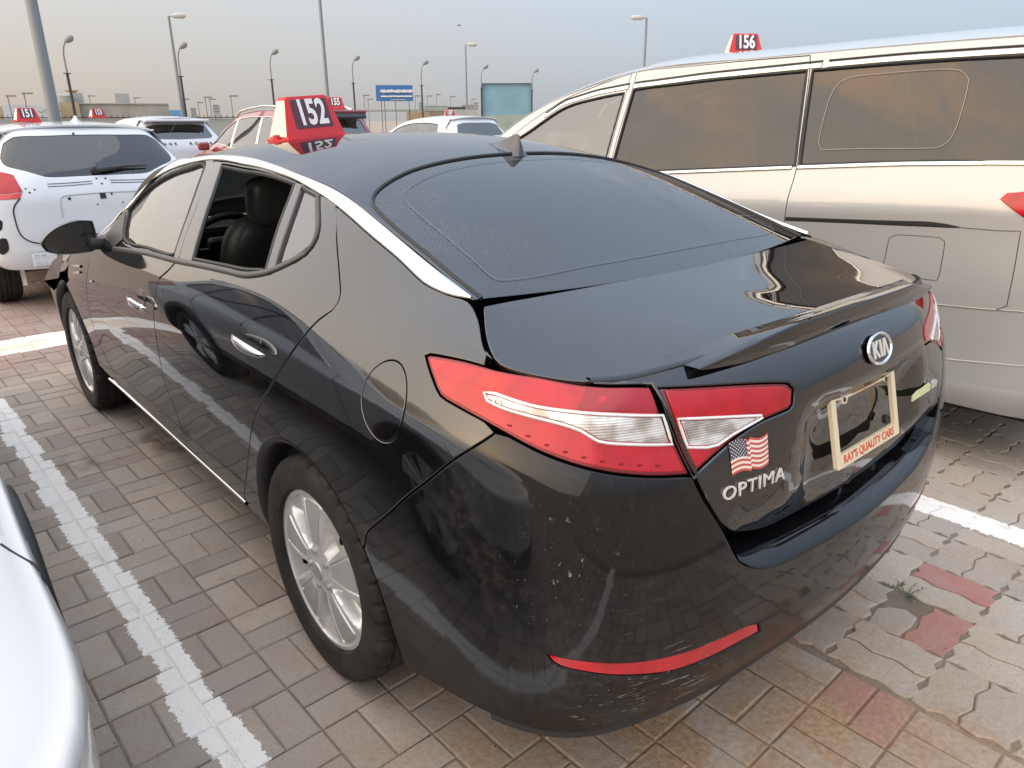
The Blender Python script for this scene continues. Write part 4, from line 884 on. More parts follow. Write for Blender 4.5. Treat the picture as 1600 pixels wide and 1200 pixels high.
for x,y,r_,h0,h1 in ((-hw+.059,hh-.014,.0055,.009,.0105),(hw-.046,hh-.014,.0055,.009,.0105),(hw-.03,-hh+.042,.011,-.012,-.002)):
    m=MB(); m.prism([(x+r_*math.cos(t),y+r_*math.sin(t)) for t in np.linspace(0,2*math.pi,12,endpoint=False)],h0,h1,T=T); m.build('screw',M_plas,pf)
# wheels
for y,st_ in ((0,0.),(2.795,math.radians(0))):
    for s_ in (-1,1): wheel_parts(SED,(s_*.785,y,.334),s_,steer=st_)
# underbody and cabin
m=MB(); m.box((0,1.42,.28),(1.36,3.7,.14)); m.box((0,1.4,.42),(1.05,4.1,.2)); m.build('underbody',M_dark,SED)
m=MB(); m.box((0,-.70,.62),(1.3,.44,.5)); m.build('boot_floor',M_dark,SED); m=MB(); m.box((0,3.0,.6),(1.1,.9,.4)); m.build('engine_block',M_dark,SED)
m=MB(); m.box((0,1.05,.42),(1.6,2.5,.04)); m.box((0,-.12,.98),(1.3,.72,.04),rx=-.03); m.build('cabin_floor',M_dash,SED)
hl=G.inv(lambda P:P[:,:2],np.array([(0,.5)])); 
m=MB(); lu=np.linspace(G.ku[3],glu[9][0]-.06,14); lv=np.linspace(gv(-.88),gv(.88),14); V=[];F=[]
for a in lu:
    for b_ in lv: q=G.pos([(a,b_)])[0]; V.append((q[0],q[1],q[2]-.03))
for i in range(13):
    for j in range(13): F.append((i*14+j,i*14+j+1,(i+1)*14+j+1,(i+1)*14+j))
mesh('headlining',V,F,M_liner,SED,smooth=True)
V=[];F=[]; 
for s_ in (-1,1):
    for y,nm in ((1.55,'door_card'),(.66,'door_card')):
        m=MB(); m.box((s_*.80,y,.72),(.03,.92,.62),bev=.01); m.box((s_*.765,y,.86),(.06,.5,.05),bev=.015); m.build(nm,M_dash,SED)
def seat(x,y,w_,par,head=True):
    h=bpy.data.objects.new('seat',None); link(h,par)
    def pad(name,ctr,dims,rx,mt,pw=3.):
        V=[];F=[];nu,nv=20,14
        for i in range(nu):
            a=-math.pi/2+math.pi*i/(nu-1)
            for j in range(nv):
                t=2*math.pi*j/nv; sg=lambda v,e:math.copysign(abs(v)**e,v)
                X_=sg(math.cos(a),.55)*sg(math.cos(t),.5); Y2=sg(math.cos(a),.55)*sg(math.sin(t),.5); Z2=sg(math.sin(a),.55)
                p=Matrix.Rotation(rx,3,'X')@Vector((X_*dims[0]/2,Y2*dims[1]/2,Z2*dims[2]/2)); V.append(tuple(p+Vector(ctr)))
        for i in range(nu-1):
            for j in range(nv): F.append((i*nv+j,i*nv+(j+1)%nv,(i+1)*nv+(j+1)%nv,(i+1)*nv+j))
        return mesh(name,V,F,mt,h,smooth=True)
    pad('seat_cushion',(x,y+.22,.56),(w_,.52,.18),.1,M_seat)
    pad('seat_back',(x,y-.10,.86),(w_*.96,.17,.66),.22,M_seat)
    if head:
        pad('headrest',(x,y-.205,1.235),(.24,.11,.19),.12,M_seat2); 
        for d in (-.06,.06): m=MB(); m.tube([(x+d,y-.19,1.10),(x+d,y-.2,1.19)],.006,6); m.build('headrest_post',M_chrome,h)
    return h
seat(-.40,1.31,.46,SED); seat(.40,1.31,.46,SED); seat(0,.02,1.25,SED,False)
m=MB(); m.box((0,2.12,.93),(1.48,.4,.2),bev=.05); m.box((-.37,2.0,1.02),(.36,.24,.08),bev=.03); m.build('dashboard',M_dash,SED)
sw=bpy.data.objects.new('steering_wheel',None); link(sw,SED); sw.location=(-.37,1.80,.955); sw.rotation_euler=(math.radians(-64+180),0,0)
m=MB(); m.tube([(.185*math.cos(t),.185*math.sin(t),0) for t in np.linspace(0,2*math.pi,41)],.0155,8); m.build('wheel_ring',M_seat,sw,True)
m=MB(); m.box((0,0,-.01),(.17,.13,.05),bev=.02); m.box((-.12,0,0),(.12,.04,.016),bev=.005); m.box((.12,0,0),(.12,.04,.016),bev=.005); m.box((0,-.12,0),(.05,.12,.014),bev=.004); m.build('wheel_hub',M_dash,sw)
E1=ell(.034,.02,30); m=MB(); m.tube([(a,b_,.0175) for a,b_ in E1+E1[:1]],.0018,6); m.tube([(a,b_,-.037) for a,b_ in E1+E1[:1]],.0018,6); m.build('wheel_emblem',M_chrome,sw)
# ================================================================ ground
PA=math.radians(1.15); PO=Vector((-1.222,0.,0.)); CELL=.2075
def pw(a,b): return (PO.x+a*math.cos(PA)-b*math.sin(PA),PO.y+a*math.sin(PA)+b*math.cos(PA))
def pave_mat(name,cols,red=False):
    m,t,b=NT(name); g=N(t); p=g.wpos()
    at=g.n('ShaderNodeAttribute',attribute_name='tone').outputs['Fac']; rd=g.n('ShaderNodeObjectInfo').outputs['Random']
    tone=g.math('FRACT',g.math('ADD',at,rd)); r=g.n('ShaderNodeValToRGB'); g.put(r.inputs[0],tone); r.color_ramp.interpolation='CONSTANT'
    e=r.color_ramp.elements; e[0].color=(*cols[0],1); e[1].position=1/len(cols); e[1].color=(*cols[1],1)
    for i,c in enumerate(cols[2:],2): q=e.new(i/len(cols)); q.color=(*c,1)
    col=r.outputs[0]
    q=g.n('ShaderNodeVectorRotate',rotation_type='Z_AXIS'); g.put(q.inputs['Vector'],p); q.inputs['Center'].default_value=tuple(PO); q.inputs['Angle'].default_value=-PA
    sx=g.n('ShaderNodeSeparateXYZ'); g.put(sx.inputs[0],q.outputs[0]); X_,Y2,_=sx.outputs
    # pink-brown pavers of the lane beyond the bay
    lane=g.ramp(Y2,3.55,3.95); col=g.mix(g.math('MULTIPLY',lane,.75),col,g.mix(tone,(.26,.165,.155),(.33,.225,.205)))
    # grain and blotches of the concrete
    gr=g.noise(p,150,4,.8); bl=g.noise(p,9,5,.6); col=g.mix(g.math('MULTIPLY',g.ramp(gr,.38,.72),.42),col,(.15,.13,.115)); col=g.mix(g.math('MULTIPLY',g.ramp(bl,.4,.75),.40),col,(.34,.31,.275))
    pit=g.voro(p,150); col=g.mix(g.math('MULTIPLY',g.ramp(pit.outputs['Distance'],.08,.2,1.,0.),g.ramp(g.noise(p,24,2),.5,.6)),col,(.055,.045,.04))
    # blown sand: everywhere a little, thick round the rear of the bay
    sd=g.noise(p,3.2,6,.62,.5); v=g.n('ShaderNodeVectorMath',operation='DISTANCE'); g.put(v.inputs[0],p); v.inputs[1].default_value=(-.25,-.85,0)
    near=g.ramp(v.outputs['Value'],.25,1.15,1.,0.); f=g.math('ADD',g.math('MULTIPLY',g.ramp(sd,.40,.70),.28),g.math('MULTIPLY',near,g.ramp(sd,.30,.62,.15,.85)),None,True)
    col=g.mix(f,col,g.mix(g.ramp(g.noise(p,60,3),.3,.7),(.30,.185,.105),(.40,.28,.18)))
    # dark damp stains
    st=g.noise(g.map(p,(1.,.6,1.),(0,0,.4)),2.1,4,.6); v2=g.n('ShaderNodeVectorMath',operation='DISTANCE'); g.put(v2.inputs[0],p); v2.inputs[1].default_value=(-1.0,2.15,0)
    col=g.mix(g.math('MULTIPLY',g.ramp(st,.56,.70),g.ramp(v2.outputs['Value'],.2,.9,.75,.12)),col,(.075,.055,.045))
    # painted lines, worn at the edges
    en=g.math('MULTIPLY_ADD',g.noise(p,46,4,.75),.055,-.028); pj=g.math('MULTIPLY_ADD',tone,.030,-.015); xx=g.math('ADD',g.math('ADD',X_,en),pj)
    l1=g.math('LESS_THAN',g.math('ABSOLUTE',g.math('SUBTRACT',xx,PO.x-.004)),.050)
    l2=g.math('LESS_THAN',g.math('ABSOLUTE',g.math('SUBTRACT',xx,1.455)),.075); l12=g.math('MULTIPLY',g.math('MAXIMUM',l1,l2),g.math('LESS_THAN',Y2,4.7))
    yy=g.math('ADD',Y2,en); l3=g.math('MULTIPLY',g.math('LESS_THAN',g.math('ABSOLUTE',g.math('SUBTRACT',yy,4.52)),.22),g.math('LESS_THAN',X_,3.6)); pt_=g.math('MAXIMUM',l12,l3)
    wear=g.math('SUBTRACT',1.,g.math('MULTIPLY',g.ramp(g.noise(p,210,3,.75),.60,.68),.75)); wr2=g.ramp(g.noise(p,5,4,.6),.25,.45,.72,1.)
    pt_=g.math('MULTIPLY',g.math('MULTIPLY',pt_,wear),wr2); yel=g.math('MULTIPLY',l3,g.ramp(g.noise(p,2.5,3),.45,.6)); pc=g.mix(g.math('MULTIPLY',yel,.45),(.80,.78,.75),(.66,.46,.25))
    col=g.mix(pt_,col,pc)
    g.put(b.inputs['Base Color'],col); setp(b,Roughness=.88); b.inputs['Specular IOR Level'].default_value=.25
    h=g.math('ADD',g.math('MULTIPLY',gr,.6),g.math('MULTIPLY',g.noise(p,45,4,.6),1.2)); g.put(b.inputs['Normal'],g.bump(h,.8,.005)); return m
M_brick=pave_mat('grey_concrete_brick',[(.37,.328,.288),(.42,.37,.322),(.322,.285,.254),(.44,.388,.336),(.35,.31,.275),(.395,.352,.31)])
M_zig=pave_mat('pale_interlocking_paver',[(.42,.365,.305),(.46,.40,.335),(.385,.35,.31),(.44,.395,.345)])
M_redb=pave_mat('faded_red_paver',[(.40,.175,.16),(.37,.16,.15)])
M_sand=pave_mat('joint_sand',[(.17,.138,.108),(.17,.138,.108)])
def farmat():
    m,t,b=NT('far_paving'); g=N(t); p=g.wpos(); br=g.n('ShaderNodeTexBrick'); g.put(br.inputs['Vector'],p); br.inputs['Color1'].default_value=(.30,.235,.185,1); br.inputs['Color2'].default_value=(.34,.27,.21,1); br.inputs['Mortar'].default_value=(.15,.12,.10,1); br.inputs['Scale'].default_value=2.4
    g.put(b.inputs['Base Color'],g.mix(g.ramp(g.noise(p,.35,5,.6),.35,.7,0,.6),br.outputs[0],(.30,.25,.20))); setp(b,Roughness=.9); return m
M_far=farmat()
gnd=mesh('ground',[(-900,-900,-.03),(900,-900,-.03),(900,1500,-.03),(-900,1500,-.03)],[(0,1,2,3)],M_far); tag(gnd,kind='structure')
X0,X1,Y0,Y1=-4.2,8.,-2.6,8.2
pav=mesh('paving',[(X0,Y0,-.007),(X1,Y0,-.007),(X1,Y1,-.007),(X0,Y1,-.007)],[(0,1,2,3)],M_sand); tag(pav,kind='structure')
def block(poly,h=.026,ch=.005,dz=0.):
    P=np.array(poly,float); 
    if area2(P)<0: P=P[::-1]
    Q=inset(P,ch); n=len(P); V=[(a,b_,-h) for a,b_ in P]+[(a,b_,-ch*.8) for a,b_ in P]+[(a,b_,0.) for a,b_ in Q]
    F=[(i,(i+1)%n,n+(i+1)%n,n+i) for i in range(n)]+[(n+i,n+(i+1)%n,2*n+(i+1)%n,2*n+i) for i in range(n)]+[tuple(range(2*n,3*n))]
    return V,F
gp=.0022; RECT=block([(-.5*CELL+gp,-.25*CELL+gp),(.5*CELL-gp,-.25*CELL+gp),(.5*CELL-gp,.25*CELL-gp),(-.5*CELL+gp,.25*CELL-gp)])
ZC=.247
def zigpoly(L_=ZC,W_=ZC/2):
    # wavy long sides, toothed ends
    a=.008; xs=[-.5,-.36,-.14,.14,.36,.5]; dy=[0,a,-a,a,-a,0]
    top=[(x*L_,W_/2-gp+d) for x,d in zip(xs,dy)]; bot=[(x*L_,-W_/2+gp+d) for x,d in zip(xs,dy)]
    top[0]=(top[0][0]+gp,top[0][1]); bot[0]=(bot[0][0]+gp,bot[0][1]); top[-1]=(top[-1][0]-gp,top[-1][1]); bot[-1]=(bot[-1][0]-gp,bot[-1][1])
    e1=[(L_/2-gp+.010,-W_*.12),(L_/2-gp-.010,W_*.12)]; e0=[(-L_/2+gp-.010,W_*.12),(-L_/2+gp+.010,-W_*.12)]
    return bot+e1+top[::-1]+e0
ZIG=block(zigpoly(),ch=.004)
def mk(name,g_,mat):
    me=bpy.data.meshes.new(name); me.from_pydata(g_[0],[],g_[1]); me.materials.append(mat); at=me.attributes.new('tone','FLOAT','FACE'); me.update(); return me
ME_b=mk('brick',RECT,M_brick); ME_z=mk('zigzag_paver',ZIG,M_zig); ME_rb=mk('brick',RECT,M_redb); ME_rz=mk('zigzag_paver',ZIG,M_redb)
camp=cam.matrix_world.translation; cmi=cam.matrix_world.inverted()
def seen(x,y):
    q=cmi@Vector((x,y,0)); 
    if q.z>-.2: return 0
    u=abs(q.x/-q.z)*1147.1; v=abs(q.y/-q.z)*1147.1
    if u>860 or v>660: return 0
    # hidden under or behind the cars
    if -.78<x<.80 and -.72<y<3.5: return .02
    if y>-.3 and x>-.85 and y<3.6: return .01
    if x<-1.62: return .01
    return 1/(q.z*q.z)
items=[]
XZ=.275; WORLD_BND=lambda x,y:x
ni=int((X1-X0)/CELL)+4; nj=int((Y1-Y0)/CELL)+4
i0=int(math.floor((X0-PO.x)/CELL))-1; j0=int(math.floor(Y0/CELL))-1
for i in range(i0,i0+ni):
    for j in range(j0,j0+nj):
        ho=(i+j)%2==0
        for k in (-1,1):
            a=(i+.5)*CELL+(0 if ho else k*CELL/4); b_=(j+.5)*CELL+(k*CELL/4 if ho else 0); x,y=pw(a,b_)
            if not(X0+.1<x<X1-.1 and Y0+.1<y<Y1-.1): continue
            if x>XZ-(.104 if ho else .052)+.03 and y<4.2: continue
            items.append((x,y,PA+(0 if ho else math.pi/2),'b'))
for i in range(0,30):
    for j in range(-8,21):
        ho=(i+j)%2==1
        for k in (-1,1):
            x=XZ+(i+.5)*ZC+(0 if ho else k*ZC/4); y=-1.065+j*ZC+(k*ZC/4 if ho else 0)
            if not(x<X1-.1 and Y0+.1<y<4.2): continue
            if i==1 and j==0 and k==1: continue          # broken-out paver
            items.append((x,y,(0 if ho else math.pi/2),'z'))
items.sort(key=lambda t:-seen(t[0],t[1])); rr=random.Random(3)
bV=[];bF=[];bT=[];bM=[]
for n_,(x,y,a,k) in enumerate(items):
    dz=rr.uniform(-.0022,.0022); tl=(rr.uniform(-.006,.006),rr.uniform(-.006,.006))
    red=(k=='z' and ((abs(x-.645)<.06 and abs(y+1.127)<.06) or (abs(x-.956)<.06 and abs(y+1.065)<.06) or (x>1.3 and rr.random()<.03))) or (k=='b' and abs(x-.20)<.07 and abs(y+1.10)<.09)
    M_=Matrix.Translation((x,y,dz))@Matrix.Rotation(a+rr.uniform(-.008,.008),4,'Z')@Matrix.Rotation(tl[0],4,'X')@Matrix.Rotation(tl[1],4,'Y')
    if n_<300:
        o=bpy.data.objects.new('brick' if k=='b' else 'zigzag_paver',(ME_rb if red else ME_b) if k=='b' else (ME_rz if red else ME_z)); link(o,pav); o.matrix_local=M_
    else:
        g_=RECT if k=='b' else ZIG; c0=len(bV); bV+=[tuple(M_@Vector(v)) for v in g_[0]]; bF+=[tuple(q+c0 for q in f) for f in g_[1]]; bT+=[rr.random()]*len(g_[1]); bM+=[(2 if red else 0) if k=='b' else (2 if red else 1)]*len(g_[1])
o=mesh('brick_field',bV,bF,M_brick,pav,mats=[M_brick,M_zig,M_redb],fm=bM); at=o.data.attributes.new('tone','FLOAT','FACE'); at.data.foreach_set('value',bT); tag(o,'rest of the grey and pale pavers',kind='stuff')
# broken half paver, dirt and a weed in the gap
hp=block([(-.11,-.05),(-.03,-.058),(.03,-.052),(.045,-.01),(.02,.03),(-.02,.058),(-.08,.05),(-.12,.045)],ch=.005); me=mk('zigzag_paver',hp,M_zig); o=bpy.data.objects.new('zigzag_paver',me); link(o,pav); o.location=(XZ+1.5*ZC-.01,-1.003,0)
wd=empty('weed',(XZ+1.95*ZC,-.985,-.005),0,'small green weed growing in the gap of a missing paver','weed'); m=MB(); lf=MB(); r2=random.Random(5)
for i in range(9):
    a=r2.uniform(0,6.28); L_=r2.uniform(.03,.075); e=(math.cos(a)*L_,math.sin(a)*L_,r2.uniform(.012,.045)); m.tube([(0,0,0),(e[0]*.5,e[1]*.5,e[2]*.8),e],[.0012,.001,.0006],4)
    for t in np.linspace(.3,1,7):
        p=Vector((e[0]*t,e[1]*t,e[2]*min(1,t*1.3))); d=Vector((r2.uniform(-1,1),r2.uniform(-1,1),r2.uniform(0,.6))).normalized()*.009; s_=d.cross(Vector((0,0,1))).normalized()*.003
        lf.add([p,p+d*.5+s_,p+d,p+d*.5-s_],[(0,1,2,3)])
m.build('stem',plain('weed_stem',(.10,.12,.05),.7),wd); tag(lf.build('leaves',plain('weed_leaf',(.07,.11,.04),.6),wd),kind='stuff')
# grit and litter scattered on the paving
gv_=MB(); r3=random.Random(9)
for i in range(420):
    x,y=(r3.uniform(-1.5,1.6),r3.uniform(-1.7,-.3)) if i<300 else (r3.uniform(-1.6,-.7),r3.uniform(-.3,3.))
    s_=r3.uniform(.0012,.0042); P=[Vector((r3.uniform(-1,1),r3.uniform(-1,1),r3.uniform(-.3,.8)))*s_ for _ in range(4)]; gv_.add([(x+p.x,y+p.y,s_*.5+p.z) for p in P],[(0,1,2),(0,2,3),(0,3,1),(1,3,2)])
tag(gv_.build('grit',plain('dark_grit',(.07,.055,.045),.9)),'dark specks of grit scattered over the paving','grit',kind='stuff')
# ---------------------------------------------------------------- generic vehicle skin
def veh_surf(sp):
    """sp: w (half width), sh (shoulder z), top [(y,x,z)] front->rear roof/bonnet edge, rear [(z,y)] tail profile, front y, floor z"""
    ty=np.array([t[0] for t in sp['top']]); o=np.argsort(ty); tx=np.array([t[1] for t in sp['top']])[o]; tz=np.array([t[2] for t in sp['top']])[o]; ty=ty[o]
    rz=np.array([r[0] for r in sp['rear']]); ry=np.array([r[1] for r in sp['rear']]); yr=ry.min(); yf=sp['front']; w=sp['w']; fl=sp.get('floor',.22)
    ys=list(np.linspace(yf-.45,yr+.45,sp.get('n',13)))
    zs=lambda y:min(sp['sh']+sp.get('shk',0.)*y,np.interp(y,ty,tz)-.10)
    lowf=[(0,.90),(.10,.965),(.3,.985),(.6,.997),(.88,1.0)]; cr_=sp.get('upf',(.0,.10,.30,.55,.80,1.))
    ztr=np.interp(yr,ty,tz); xtr=np.interp(yr,ty,tx)
    rows=[]
    for f,k in lowf:
        r=[]
        for y in ys: r.append((-w*k,y,fl+(zs(y)-fl)*f))
        zr=fl+(sp['sh']+sp.get('shk',0.)*yr-fl)*f; rows.append((r,zr,w*k,fl+(zs(yf-.45)-fl)*f))
    for f in cr_:
        r=[]
        for y in ys:
            zt=np.interp(y,ty,tz); xt=np.interp(y,ty,tx); z=zs(y)+(zt-zs(y))*f; g=f**sp.get('tum',1.25); r.append((-(w+(xt-w)*g),y,z))
        sr=sp['sh']+sp.get('shk',0.)*yr; zr=sr+(ztr-sr)*f; g=f**sp.get('tum',1.25); rows.append((r,zr,w+(xtr-w)*g,zs(yf-.45)+(np.interp(yf-.45,ty,tz)-zs(yf-.45))*f))
    P=[]; sr_=sp['sh']+sp.get('shk',0.)*yr
    for i,(r,zr,wr,zf) in enumerate(rows):
        yb=np.interp(zr,rz,ry); wf=-r[0][0]; cw=sp.get('crown',.05)*max(0,(zr-sr_)/max(1e-6,ztr-sr_)); a=[(-wr*k,yb+d,zr+cw*(1-k**2.4)) for k,d in ((.985,.22),(.925,.085),(.78,.025),(.42,.004),(0,0))]
        t=i/(len(rows)-1); yy=yf-.02-.25*max(0,t-.35); b=[(0,yy,zf),(-wf*.5,yy-.02,zf),(-wf*.86,yy-.12,zf)]
        r=[(-b[1][0],b[1][1],b[1][2])]+b+r+a+[(-q[0],q[1],q[2]) for q in (a[-2],a[-3])]; P.append(r)
    return Surf(P)
def veh_roof(sp,crown=.05):
    P=[]; E=sp['top']
    for t in (-1,-.9,-.65,-.33,0,.33,.65,.9,1):
        P.append([(x*t,y+(1-t*t)*d,z+crown*sp.get('cs',lambda y:1.)(y)*(1-abs(t)**2.4)) for (y,x,z),d in zip(E,sp['bow'])])
    return Surf(P)
VAN=dict(crown=.085,w=.985,sh=1.17,shk=-.07,front=3.95,floor=.26,tum=1.15,
 top=[(3.7,.72,.90),(3.2,.80,1.06),(2.85,.79,1.22),(2.6,.765,1.37),(2.4,.745,1.50),(2.1,.72,1.63),(1.75,.705,1.735),(1.4,.70,1.80),(.8,.70,1.825),(.2,.70,1.84),(-.4,.70,1.85),(-.9,.70,1.845),(-1.1,.69,1.835)],
 bow=[.22,.2,.18,.16,.14,.12,.09,.06,.03,0,0,0,-.06],rear=[(.26,-1.02),(.5,-1.16),(.8,-1.18),(1.1,-1.15),(1.3,-1.10),(1.5,-1.03),(1.83,-.90)],n=19)
HATCH=dict(w=.895,sh=.93,front=4.35,floor=.36,tum=1.2,
 top=[(4.0,.60,.80),(3.5,.70,.93),(3.1,.71,1.02),(2.6,.64,1.27),(2.2,.60,1.39),(1.6,.60,1.465),(1.0,.60,1.48),(.6,.595,1.47),(.42,.59,1.455)],
 bow=[.2,.2,.15,.1,.06,.03,0,0,-.08],rear=[(.36,.05),(.5,.0),(.75,-.02),(.95,-.01),(1.06,.04),(1.15,.10),(1.3,.24),(1.46,.40)],n=13)
SUV=dict(w=.93,sh=1.02,front=4.6,floor=.28,tum=1.2,
 top=[(4.25,.68,.92),(3.7,.76,1.04),(3.3,.75,1.13),(2.85,.69,1.40),(2.4,.66,1.56),(1.9,.655,1.645),(1.2,.66,1.685),(.7,.655,1.675),(.35,.65,1.65)],
 bow=[.2,.2,.15,.1,.06,.03,0,0,-.08],rear=[(.28,.08),(.5,.0),(.85,-.02),(1.05,.0),(1.2,.08),(1.4,.2),(1.65,.36)],n=13)
# ================================================================ the other vehicles
class Veh:
    def __init__(v,name,label,sp,loc,rz,mat,axles=None,ar=.37,group=None,rear_glass=None,windows=(),glassm=None,trim=None,roofmat=None,doors=(),res=.075,roof_cut=(2,4),wheelR=.335,steer=0.,wheels=True,under=True,cat='car',lamps=(),crown=.05,gaps=()):
        v.o=empty(name,loc,rz,label,cat,group); v.S=veh_surf(sp); v.R=veh_roof(sp,crown); S_=v.S; v.sp=sp; yr=min(r[1] for r in sp['rear'])
        v.VM=S_.kv[-1]; v.UC=S_.ku[-3]; v.UF=S_.ku[1]; VM,UC,UF=v.VM,v.UC,v.UF; gm=glassm or M_tint; trim=trim or M_plas
        ub=lambda y:float(v.yz((y,sp.get('floor',.22)+.02))[0][0])
        loop=[(UF,VM-.004),(UF+.3,VM-.004)]+[(u,VM-.004) for u in np.linspace(UF+.6,UC-.6,24)]+[(UC-.3,VM-.004),(UC,VM-.004)]
        if rear_glass:
            h=v.xz(*rear_glass); vt=h[0][1]; loop+=[(UC,vt)]+h[1:-1]+[(UC,h[-1][1])]
        loop+=[(UC,0.),(UC-.4,0.)]
        for a in (axles or []):
            e=math.asin(min(1,(sp.get('floor',.22)+.02-.335)/ar)); ang=np.linspace(math.pi-e,e,12); loop+=v.yz(*[(a+ar*math.cos(t),.335+ar*math.sin(t)) for t in ang])
        loop+=[(UF+.5,0.),(UF,0.)]
        holes=[]; wpoly=[v.yz(*w_) for w_ in windows]; dpoly=[(n,v.yz(*d)) for n,d in doors]
        used=set()
        for n,d in dpoly:
            holes.append(d)
        for i,w_ in enumerate(wpoly):
            c=np.array(w_).mean(0)[None]
            if not any(inside(np.array(cr_loop(d,38,.05)),c)[0] for _,d in dpoly): holes.append(w_)
            else: used.add(i)
        A=panel(S_.pos,loop,holes,res=res,centre=UC,step=.04); v.body=putA('body',A,mat,v.o)
        # front half of the symmetry plane is left open by the bonnet edge only
        for n,d in dpoly:
            hs=[wpoly[i] for i in used if inside(np.array(cr_loop(d,38,.05)),np.array(wpoly[i]).mean(0)[None])[0]]
            P=panel(S_.pos,d,hs,res=res,step=.04,gap=.0025); both(n,P,mat,v.o)
        for wi_,w_ in enumerate(wpoly):
            P=panel(S_.pos,w_,res=.09,off=-.006,gap=-.004,depth=.004,step=.04); both('side_window',P,M_glass if name=='silver_minivan' and wi_==0 else gm,v.o)
            l=cr_loop(w_,38,.04); q=S_.pos(l)-S_.nrm(l)*.002
            for sg in (1,-1):
                b=MB(); b.tube([(p[0]*sg,p[1],p[2]) for p in q]+[(q[0][0]*sg,q[0][1],q[0][2])],.008,6); b.build('window_trim',trim,v.o,True)
        if rear_glass:
            h=v.xz(*rear_glass); hl=[(UC,h[0][1])]+h[1:-1]+[(UC,h[-1][1])]
            P=panel(S_.pos,hl,res=.09,off=-.006,gap=-.004,depth=.004,centre=UC,step=.04); v.rg=putA('rear_window',P,gm,v.o)
        # roof, windscreen, bonnet from the top skin
        R=v.R; a,b_=R.ku[roof_cut[0]],R.ku[roof_cut[1]]; kv=R.kv; ts=np.array((-1,-.9,-.65,-.33,0,.33,.65,.9,1)); gv2=lambda t:float(np.interp(t,ts,kv))
        e=.004; outer=[(u,e) for u in np.linspace(R.ku[0],R.ku[-1]-e,18)]+[(R.ku[-1]-e,gv2(t)) for t in (-.6,-.3,0,.3,.6)]+[(u,kv[-1]-e) for u in np.linspace(R.ku[-1]-e,R.ku[0],18)]+[(R.ku[0],gv2(t)) for t in (.6,.3,0,-.3,-.6)]
        wsp=[(a,gv2(t)) for t in (-.9,-.45,0,.45,.9)]+[(b_,gv2(t)) for t in (.88,.45,0,-.45,-.88)]
        v.roof=putA('roof',panel(R.pos,outer,[wsp],res=res*1.2,step=.06,corner=50),roofmat or mat,v.o)
        putA('windscreen',panel(R.pos,wsp,res=.12,off=-.004,gap=-.003,step=.06,depth=.004),M_glass,v.o)
        for i,(nm,pl,m_,side) in enumerate(lamps):
            q=v.yz(*pl) if side=='s' else v.xz(*pl); P=panel(S_.pos,q,res=.05,off=.004,gap=0,depth=.012,step=.03); both(nm,P,m_,v.o)
        for pl in gaps:
            q=S_.pos(cr_loop(v.yz(*pl),60,.05,closed=False))
            for sg in (1,-1): b=MB(); b.tube([(p[0]*sg+.0015*sg,p[1],p[2]) for p in q],.0035,5); b.build('door_gap',M_rub,v.o)
        fl=sp.get('floor',.22); L_=sp['front']-yr
        if under:
            b=MB(); b.box((0,(sp['front']+yr)/2,fl+.05),(sp['w']*1.6,L_-.5,.16)); b.build('underbody',M_dark,v.o)
            b=MB(); b.box((0,(sp['front']+yr)/2-.1,fl+.32),(sp['w']*1.5,L_-1.0,.36),bev=.02); b.build('cabin_floor',M_dash,v.o)
        if wheels:
            for a in (axles or []):
                for sg in (-1,1): wheel_parts(v.o,(sg*(sp['w']-.125),a,wheelR),sg,R=wheelR,rim=wheelR*.68,tread=False,spokes='five',seg=60)
    def yz(v,*p): return [tuple(a) for a in v.S.inv(lambda P:P[:,1:3],np.array(p,float),lambda P:(P[:,0]<-.3))]
    def xz(v,*p):
        ym=min(r[1] for r in v.sp['rear'])+.75; return [tuple(a) for a in v.S.inv(lambda P:P[:,[0,2]],np.array(p,float),lambda P:(P[:,1]<ym)&(P[:,0]<.12))]
    def line(v,name,pl,mat,r=.003,side='s',par=None,mirror=False,off=0.,corner=50):
        uv=np.array(v.yz(*pl) if side=='s' else v.xz(*[(-abs(a),b) for a,b in pl]),float); uv=cr_loop(uv,corner,.03,closed=False); q=v.S.pos(uv)+v.S.nrm(uv)*off
        for sg in ((1,-1) if mirror else (1,)): b=MB(); b.tube([(p[0]*sg,p[1],p[2]) for p in q],r,5); b.build(name,mat,par or v.o,True)
# ---------------------------------------------------------------- silver people carrier
M_rail=plain('black_slide_rail',(.01,.01,.01),.6)
vz=lambda y:1.306-.078*(y-.28)*(1.0 if y<.3 else .95)        # belt line
vt=lambda y:float(np.interp(y,[-1.1,-.51,-.04,.37,.97,1.46,1.7,1.95,2.23],[1.765,1.769,1.765,1.751,1.724,1.687,1.66,1.607,1.463]))
belt=lambda y:float(np.interp(y,[-1.,-.63,-.17,.3,1.06,2.6],[1.365,1.357,1.337,1.304,1.247,1.14]))
w_front=[(1.485,belt(1.485)+.01),(1.482,vt(1.48)-.01),(1.7,vt(1.7)-.012),(1.95,vt(1.95)-.012),(2.2,vt(2.2)-.02),(2.42,1.33),(2.55,belt(2.55)+.02)]
w_slide=[(1.425,belt(1.4)+.006),(1.418,vt(1.418)),(.97,vt(.97)),(.390,vt(.39)),(.308,belt(.31)+.006),(.7,belt(.7)+.006)]
w_rear=[(.286,belt(.28)+.006),(.362,vt(.36)),(-.04,vt(-.04)),(-.51,vt(-.51)),(-.80,1.75),(-.86,1.40),(-.80,belt(-.8)+.006),(-.3,belt(-.3)+.006)]
d_slide=[(1.432,1.79),(1.43,1.689),(1.442,1.372),(1.42,1.0),(1.40,.40),(.42,.40),(.40,.62),(.33,.80),(.307,.995),(.302,1.153),(.297,1.304),(.376,1.751),(.398,1.822)]
